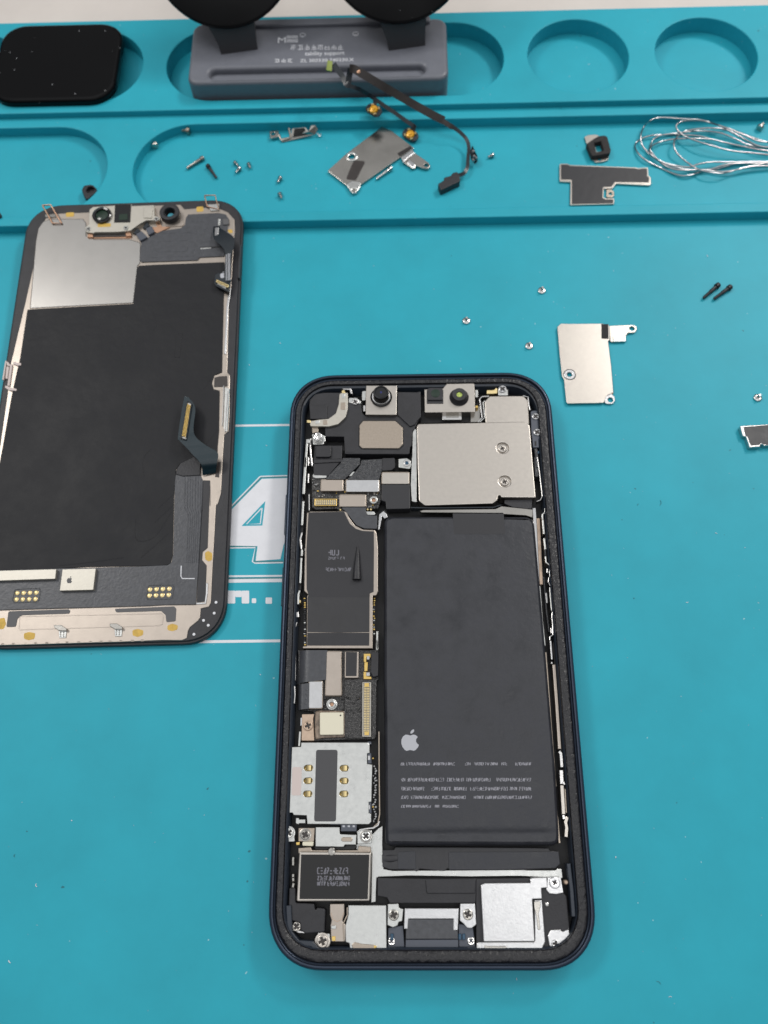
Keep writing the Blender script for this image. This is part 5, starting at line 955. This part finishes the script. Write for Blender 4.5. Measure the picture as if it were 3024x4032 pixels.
# bracket standing at the tray's back wall
SBk = empty('small_bracket', tuple(Q('br', 900, 760, 0)), 'tiny bent metal bracket with dark patch, leaning at the back wall of the tray', 'bracket')
def tilt_plate(parent, name, m, fr, pts3, th=.3):
    V = [Q(fr, x, y, z) for x, y, z in pts3]; mb = MB(); n = len(V); nrm = (V[1]-V[0]).cross(V[2]-V[0]).normalized()
    nrm = nrm if nrm.z > 0 else -nrm
    Vs = V+[v-nrm*th for v in V]; mb.add(Vs, [list(range(n)), list(range(2*n-1, n-1, -1))]+[[i, (i+1) % n, n+(i+1) % n, n+i] for i in range(n)]); return build(mb, name, m, parent)
tilt_plate(SBk, 'bracket_plate', 'brushed', 'br', [(600, 880, .4), (590, 800, .8), (800, 770, 1.0), (830, 590, 2.6), (1120, 560, 2.8), (1190, 650, 2.2), (1250, 520, 3.2), (1340, 520, 3.2), (1390, 600, 2.4), (1330, 710, 1.2), (1180, 760, .5), (850, 830, .4)])
tilt_plate(SBk, 'dark_patch', 'foam', 'br', [(850, 780, 1.1), (880, 590, 2.95), (1100, 570, 3.05), (1160, 730, 1.2)], .15)
P1('left_tab', 'brushed', SBk, W(1.2, ('br', [(340, 640), (530, 625), (540, 760), (350, 800)])), .8, 1.2, .08, r=.3, holes=[hole('br', 420, 700, 1.2, .7)])
mb = MB(); mb.tube([Q('br', 545, 730, 1.0), Q('br', 600, 850, .6), Q('br', 800, 780, 1.0)], .3, 8); mb.tube([Q('br', 800, 790, 1.0), Q('br', 760, 580, 2.6)], .32, 8); build(mb, 'bent_edge', 'beige_metal', SBk)
mb = MB(); mb.tube([Q('br', 1380, 690, 1.0), Q('br', 1440, 770, .4), Q('br', 1450, 700, .8)], .2, 8); build(mb, 'wire_end', 'chrome', SBk)
# black D-shaped ring
mb = MB(); c = Q('4', 580, 80, 2.0)
q = W(2.4, ('4', [(530, 75), (545, 45), (590, 38), (625, 60), (632, 85), (565, 140), (545, 115)]))
mb.plate(rnd(q, .8), 0, 2.2, .4, [circ(Q('4', 588, 70, 2.4).x, Q('4', 588, 72, 2.4).y, 1.25, 24)], seg=3); mb.plate(circ(Q('4', 588, 70, 2.4).x, Q('4', 588, 72, 2.4).y, 1.6, 20), .1, .9, .1)
tag(build(mb, 'rubber_gasket', 'black_plastic', None, (c.x, c.y, 0)), 'small black drop-shaped rubber ring lying above the removed screen', 'gasket')
mb = MB(); q = W(4.4, ('4', [(-40, 215), (-5, 222), (6, 236), (0, 252), (-40, 256)])); mb.plate(rnd(q, .3), 3.4, 4.4, .2)
tag(build(mb, 'rubber_scrap', 'black_plastic', None, (q[1][0], q[1][1], 3.4)), 'tiny black scrap at the left picture edge, beside the removed screen', 'scrap')
# solder wire coil
wire = []
def wz(pts, z=.45): return [Q('t7', x, y, z+(dz if (dz := 0) else 0)) for x, y in pts]
strands = [
 ([(1720, 390), (1600, 362), (1400, 290), (1200, 215), (1000, 155), (880, 122), (700, 112), (520, 98), (400, 100), (320, 130), (250, 195), (212, 290), (220, 390), (280, 480), (370, 560), (480, 615), (640, 670), (760, 690), (900, 690), (1020, 680), (1180, 630), (1400, 615), (1720, 620)], .9),
 ([(1720, 480), (1550, 460), (1350, 420), (1150, 375), (1000, 342), (850, 335), (700, 335), (560, 345), (440, 370), (350, 410), (315, 460), (340, 500), (390, 560), (470, 630), (580, 680), (700, 695), (840, 690), (980, 695), (1120, 712), (1300, 690), (1500, 650), (1720, 648)], 1.3),
 ([(1720, 435), (1560, 420), (1400, 345), (1250, 265), (1150, 225), (1000, 214), (850, 225), (720, 250), (620, 320), (588, 380), (600, 460), (660, 540), (760, 620), (880, 690), (1000, 718), (1120, 732), (1220, 715), (1400, 660), (1720, 600)], 1.8),
 ([(1720, 525), (1500, 500), (1250, 475), (1050, 425), (900, 380), (760, 330), (660, 270), (618, 220), (622, 175), (680, 140), (780, 128), (900, 135), (1040, 165), (1200, 220), (1400, 300), (1560, 365), (1720, 375)], 2.3),
 ([(1720, 440), (1450, 430), (1250, 400), (1050, 350), (900, 310), (760, 295), (600, 290), (450, 292), (320, 302), (220, 335), (160, 380), (145, 430), (180, 500), (260, 575), (380, 640), (480, 690), (600, 740), (700, 758), (800, 745), (920, 705), (1050, 690), (1200, 645), (1400, 600), (1720, 605)], .5),
 ([(1720, 450), (1460, 412), (1300, 345), (1150, 280), (1000, 252), (850, 250), (700, 265), (560, 280), (430, 300), (350, 350), (318, 430), (310, 490), (400, 570), (480, 610), (600, 640), (760, 660), (850, 630), (1000, 602), (1200, 602), (1450, 598), (1720, 600)], 1.1)]
mb = MB()
for s_, (pts, z) in enumerate(strands):
    P = [Q('t7', x, y, z+.45*math.sin(i*1.3+s_)+.1) for i, (x, y) in enumerate(pts)]
    P = [(p if p.y < 168.6 else Q('t7', x, y, 4.1+.25*s_)) for p, (x, y) in zip(P, pts)]; mb.tube(spl(P, 6), .27, 8)
c = Q('t7', 800, 450, 0)
tag(build(mb, 'solder_wire', 'wire_metal', None, tuple(c), ang=60), 'loose coil of thin grey solder wire in the right end of the tray', 'wire')
# flex cable with two gold buttons
FC = empty('flex_cable', tuple(Q('t4', 900, 600, 3)), 'black flex cable with two gold dome buttons, draped from the grey stand', 'cable')
def strip(name, m, pts, wpx, th=.18, n=5, fr='t4'):      # (x, y, z) centre line, width in px of that frame
    c = spl([Q(fr, *p) for p in pts], n); w = wpx/FR[fr][2]/12.6; L = []; R = []
    for i, p in enumerate(c):
        d = c[min(len(c)-1, i+1)]-c[max(0, i-1)]; view = (p-CC).normalized(); s_ = d.cross(view)
        s_ = s_.normalized() if s_.length > 1e-6 else Vector((1, 0, 0)); L.append(p+s_*w/2); R.append(p-s_*w/2)
    mb = MB(); mb.ribbon(L, R, th); return build(mb, name, m, FC, ang=60)
strip('cable_main', 'flex_brown', [(300, 165, 17), (345, 172, 17.5), (420, 215, 17), (560, 300, 15), (720, 395, 12), (900, 500, 9), (1060, 590, 7), (1180, 650, 5.6)], 72)
strip('cable_main', 'flex_brown', [(1170, 655, 5.5), (1230, 695, 5), (1265, 715, 4.5)], 44)
strip('cable_tail', 'flex_dark', [(1255, 705, 4.6), (1330, 760, 3.6), (1390, 825, 3.0), (1412, 900, 2.4), (1405, 1000, 2.2), (1400, 1080, 2.0), (1370, 1140, 1.8), (1310, 1165, 1.6)], 34)
strip('copper_fold', 'copper', [(350, 165, 17.2), (385, 195, 17.4), (398, 240, 16.2)], 30)
strip('cable_branch', 'flex_dark', [(150, 120, 16), (190, 180, 15), (235, 240, 14), (270, 310, 13.4), (300, 325, 13.2)], 50)
strip('cable_branch', 'flex_dark', [(310, 165, 16.6), (298, 230, 15), (285, 310, 13.2)], 55)
strip('cable_branch', 'flex_dark', [(290, 325, 13.2), (380, 355, 12.2), (500, 425, 8.5), (620, 510, 6.5), (760, 605, 5), (880, 690, 3.8), (910, 705, 3.4)], 36)
strip('cable_branch', 'flex_dark', [(540, 445, 7.8), (535, 500, 6.6), (525, 540, 6.4)], 40); strip('cable_branch', 'flex_dark', [(905, 690, 3.6), (890, 740, 2.4), (868, 775, 1.6)], 46)
tilt_plate(FC, 'connector_tab', 'green_tab', 't4', [(95, 88, 17), (140, 98, 16.6), (132, 190, 16), (82, 178, 16.4)], .4)
for bx, by, bz_ in ((525, 550, 6.5), (866, 782, 1.6)):
    c = Q('t4', bx, by, bz_); s_ = 1/2.37/12.6
    mb = MB(); M_ = Matrix.Translation(c) @ Matrix.Rotation(math.radians(-38), 4, 'Z') @ Matrix.Rotation(math.radians(14), 4, 'X')
    mb.plate(stadium(-2.9, 2.9, -1.75, 1.75, 8), -.5, .0, .1, M=M_); bt = build(mb, 'button_base', 'flex_dark', FC)
    mb = MB(); mb.lathe([(1.45, -.05), (1.45, .2), (1.2, .6), (.75, .72), (.7, .95), (.45, 1.0)], 0, 0, 26, M=M_); build(mb, 'dome', 'yellow_dome', bt)
    mb = MB()
    for a in (40, 140, 220, 320): mb.box(M_ @ Vector((1.75*math.cos(math.radians(a)), 1.75*math.sin(math.radians(a)), .25)), .5, 1.0, .45, math.radians(a-38))
    build(mb, 'contact_tab', 'gold_pale', bt)
q = [('t4', [(1125, 1240), (1180, 1205), (1182, 1180), (1240, 1165), (1265, 1135), (1305, 1128), (1330, 1160), (1330, 1215), (1150, 1300)])]
mb = MB(); mb.plate(rnd(W(2.4, *q), .25), .05, 2.4, .3); build(mb, 'connector_block', 'black_plastic', FC)
tilt_plate(FC, 'microphone_board', 'flex_dark', 't4', [(1425, 935, 3.2), (1445, 885, 4.2), (1490, 980, 3.0), (1490, 1030, 2.0), (1470, 1055, 1.2), (1430, 1010, 1.6)], .5)
mb = MB()
for x, y, z in ((1455, 940, 3.7), (1462, 985, 3.0), (1455, 1020, 2.2), (1478, 1000, 2.6)): q = Q('t4', x, y, z); mb.box(q, .8, .9, .7, .5, .1)
build(mb, 'tiny_parts', 'solder', FC)
# ---- loose screws (one mesh each): shared prototypes, each placed as its own object
def screw_mesh(kind):
    mb = MB()
    if kind == 'pan':          # stands on its head, stud up: origin at the head's underside
        mb.lathe([(1.0, 0), (1.12, .12), (1.12, .42), (1.0, .52), (.62, .55), (.60, .62), (.42, .66), (.42, 1.7), (.30, 1.85)], 0, 0, 24)
    elif kind == 'short':      # lies on its side along +x, head at -x
        M_ = Matrix.Translation((0, 0, .85)) @ Matrix.Rotation(math.radians(90), 4, 'Y') @ Matrix.Rotation(math.radians(9), 4, 'X')
        mb.lathe([(.5, -1.0), (.85, -.95), (.95, -.75), (.95, -.3), (.45, -.2), (.45, .1), (.5, .2), (.42, .3), (.5, .45), (.42, .55), (.5, .7), (.42, .8), (.42, 1.3), (.25, 1.45)], 0, 0, 20, M=M_)
    else:                      # long pin screw along +x, head at -x
        M_ = Matrix.Translation((0, 0, .8)) @ Matrix.Rotation(math.radians(90), 4, 'Y')
        mb.lathe([(.35, -3.9), (.85, -3.8), (.9, -3.5), (.9, -2.6), (.55, -2.5), (.62, -2.3), (.62, .2), (.5, .4), (.5, 3.4), (.3, 3.8)], 0, 0, 18, M=M_)
    return mb
meshes = {}
def loose(kind, m, fr, x, y, z, rot, label, scale=1.0, tiltx=0):
    key = (kind, m); c = Q(fr, x, y, z)
    if key not in meshes:
        o = build(screw_mesh(kind), 'screw', m, None, (0, 0, 0)); meshes[key] = o
    else:
        o = meshes[key].copy(); C.objects.link(o)
    o.location = c*MM; o.rotation_euler = (tiltx, 0, rot); o.scale = (scale,)*3
    return tag(o, label, 'screw', 'loose screws on the mat')
T = math.radians
loose('pan', 'chrome', 'S', 2133, 1146, 0, .3, 'silver screw standing on its head straight above the left corner of the beige metal plate')
loose('pan', 'chrome', 'S', 1836, 1265, 0, 1.3, 'silver screw standing on its head, farthest left on the open mat')
loose('pan', 'chrome', 'S', 2083, 1364, 0, 2.1, 'silver screw standing on its head between the opened phone corner and the beige plate')
loose('pan', 'chrome', 'S', 2982, 1568, 0, 2.9, 'silver screw standing on its head just above the rimmed black plate at the right edge')
loose('pin', 'black_plastic', 't9', 1250, 185, 0, T(222), 'long black screw, left one of the pair on the open mat', .92)
loose('pin', 'black_plastic', 't9', 1330, 195, 0, T(217), 'long black screw, right one of the pair on the open mat', .92)
loose('pin', 'brushed', 't5', 640, 470, 0, T(220), 'long silver pin screw with dark head, lying left of a black pin in the tray', .88)
loose('pin', 'black_plastic', 't5', 798, 550, 0, T(-58), 'single long black screw in the tray beside a silver pin', .82)
loose('pin', 'chrome', 't4', 620, 1160, 0, T(222), 'long thin silver screw lying along the lower edge of the grey shield plate', .85)
loose('short', 'nickel_warm', 't5', 560, 175, .2, T(182), 'brass-toned short screw lying at the back wall of the tray', 1.25)
loose('short', 'nickel', 't5', 268, 298, .2, T(105), 'stubby silver screw leaning at the curved left wall of the tray', 1.15)
loose('short', 'chrome', 't5', 1022, 475, 0, T(-40), 'upper of two tiny silver screws touching each other in the tray', .8)
loose('short', 'chrome', 't5', 1042, 535, 0, T(250), 'lower of two tiny silver screws touching each other in the tray', .95)
loose('short', 'chrome', 't5', 1145, 495, 0, T(300), 'tiny silver screw just right of the two touching screws', .85)
loose('short', 'chrome', 't5', 1425, 625, 0, T(255), 'tiny silver screw alone in mid-tray, upper one of two in a column', .9)
loose('short', 'chrome', 't5', 1435, 775, 0, T(300), 'tiny silver screw nearest the tray front, lower one of two in a column', .9)
loose('short', 'chrome', 't4', 1620, 995, 0, T(215), 'tiny silver screw right of the flex cable end', .85)
loose('short', 'nickel', 't7', 1565, 222, 0, T(60), 'small silver screw above the solder wire at the right edge', 1.15)
# ================================================================== CAMERA, LIGHT, WORLD
cam_d = bpy.data.cameras.new('camera'); cam_o = bpy.data.objects.new('camera', cam_d); C.objects.link(cam_o)
M4 = CM.to_4x4(); M4.translation = CC*MM; cam_o.matrix_world = M4
cam_d.sensor_fit = 'HORIZONTAL'; cam_d.sensor_width = 36; cam_d.lens = 36*FPX/3024; cam_d.clip_start = .005; cam_d.clip_end = 20
cam_d.dof.use_dof = True; cam_d.dof.focus_distance = .203; cam_d.dof.aperture_fstop = 21; cam_d.dof.aperture_blades = 0
sc_ = bpy.context.scene; sc_.camera = cam_o
def area(name, loc, tgt, sx, sy, watts, col=(1, 1, 1)):
    l = bpy.data.lights.new(name, 'AREA'); l.shape = 'RECTANGLE'; l.size = sx; l.size_y = sy; l.energy = watts; l.color = col
    o = bpy.data.objects.new(name, l); C.objects.link(o); o.location = loc; d = Vector(tgt)-Vector(loc); o.rotation_euler = d.to_track_quat('-Z', 'Y').to_euler(); return o
area('ceiling_lamp_near', (.285, -.085, 1.5), (.02, -.03, 0), .20, .26, .62, (1, .98, .96))
area('lamp_left', (-.64, .43, .95), (-.04, .08, 0), .34, .20, 2.8, (1, .97, .93))
area('lamp_right', (.70, .50, .9), (.0, .08, 0), .34, .20, 2.0, (1, .97, .93))
area('added_falloff_light', (.35, .48, .50), (0, .08, 0), .14, .08, 1.25, (1, .97, .93))  # added light without a real source, makes the mat dimmer towards the viewer
w = bpy.data.worlds.new('World'); sc_.world = w; w.use_nodes = True; nt = w.node_tree; bg = nt.nodes['Background']
tc = nt.nodes.new('ShaderNodeTexCoord'); sx_ = nt.nodes.new('ShaderNodeSeparateXYZ'); rp = nt.nodes.new('ShaderNodeValToRGB')
nt.links.new(tc.outputs['Generated'], sx_.inputs[0]); nt.links.new(sx_.outputs['Z'], rp.inputs[0]); wn = nt.nodes.new('ShaderNodeTexNoise'); wn.inputs['Scale'].default_value = 2.2; wn.inputs['Detail'].default_value = 1
wm = nt.nodes.new('ShaderNodeMapRange'); wm.inputs['From Min'].default_value = .3; wm.inputs['From Max'].default_value = .7; wm.inputs['To Min'].default_value = .6; wm.inputs['To Max'].default_value = 1.4
wx = nt.nodes.new('ShaderNodeMixRGB'); wx.blend_type = 'MULTIPLY'; wx.inputs[0].default_value = 1
nt.links.new(tc.outputs['Generated'], wn.inputs['Vector']); nt.links.new(wn.outputs['Fac'], wm.inputs[0]); nt.links.new(rp.outputs[0], wx.inputs[1]); nt.links.new(wm.outputs[0], wx.inputs[2]); nt.links.new(wx.outputs[0], bg.inputs[0])
e = rp.color_ramp.elements; e[0].position = .0; e[0].color = (.03, .03, .035, 1); e[1].position = 1; e[1].color = (.68, .69, .70, 1)
for p, v in ((.40, .06), (.66, .26), (.80, .52), (.91, .66)): x = e.new(p); x.color = (v*.985, v, v*1.02, 1)
bg.inputs[1].default_value = 1.4
sc_.view_settings.view_transform = 'Standard'; sc_.view_settings.look = 'None'; sc_.view_settings.exposure = 0.06; sc_.view_settings.gamma = 1; sc_.view_settings.use_curve_mapping = False
sc_.cycles.max_bounces = 6; sc_.cycles.use_denoising = True
for o in bpy.data.objects:
    if '_o' in o: del o['_o']
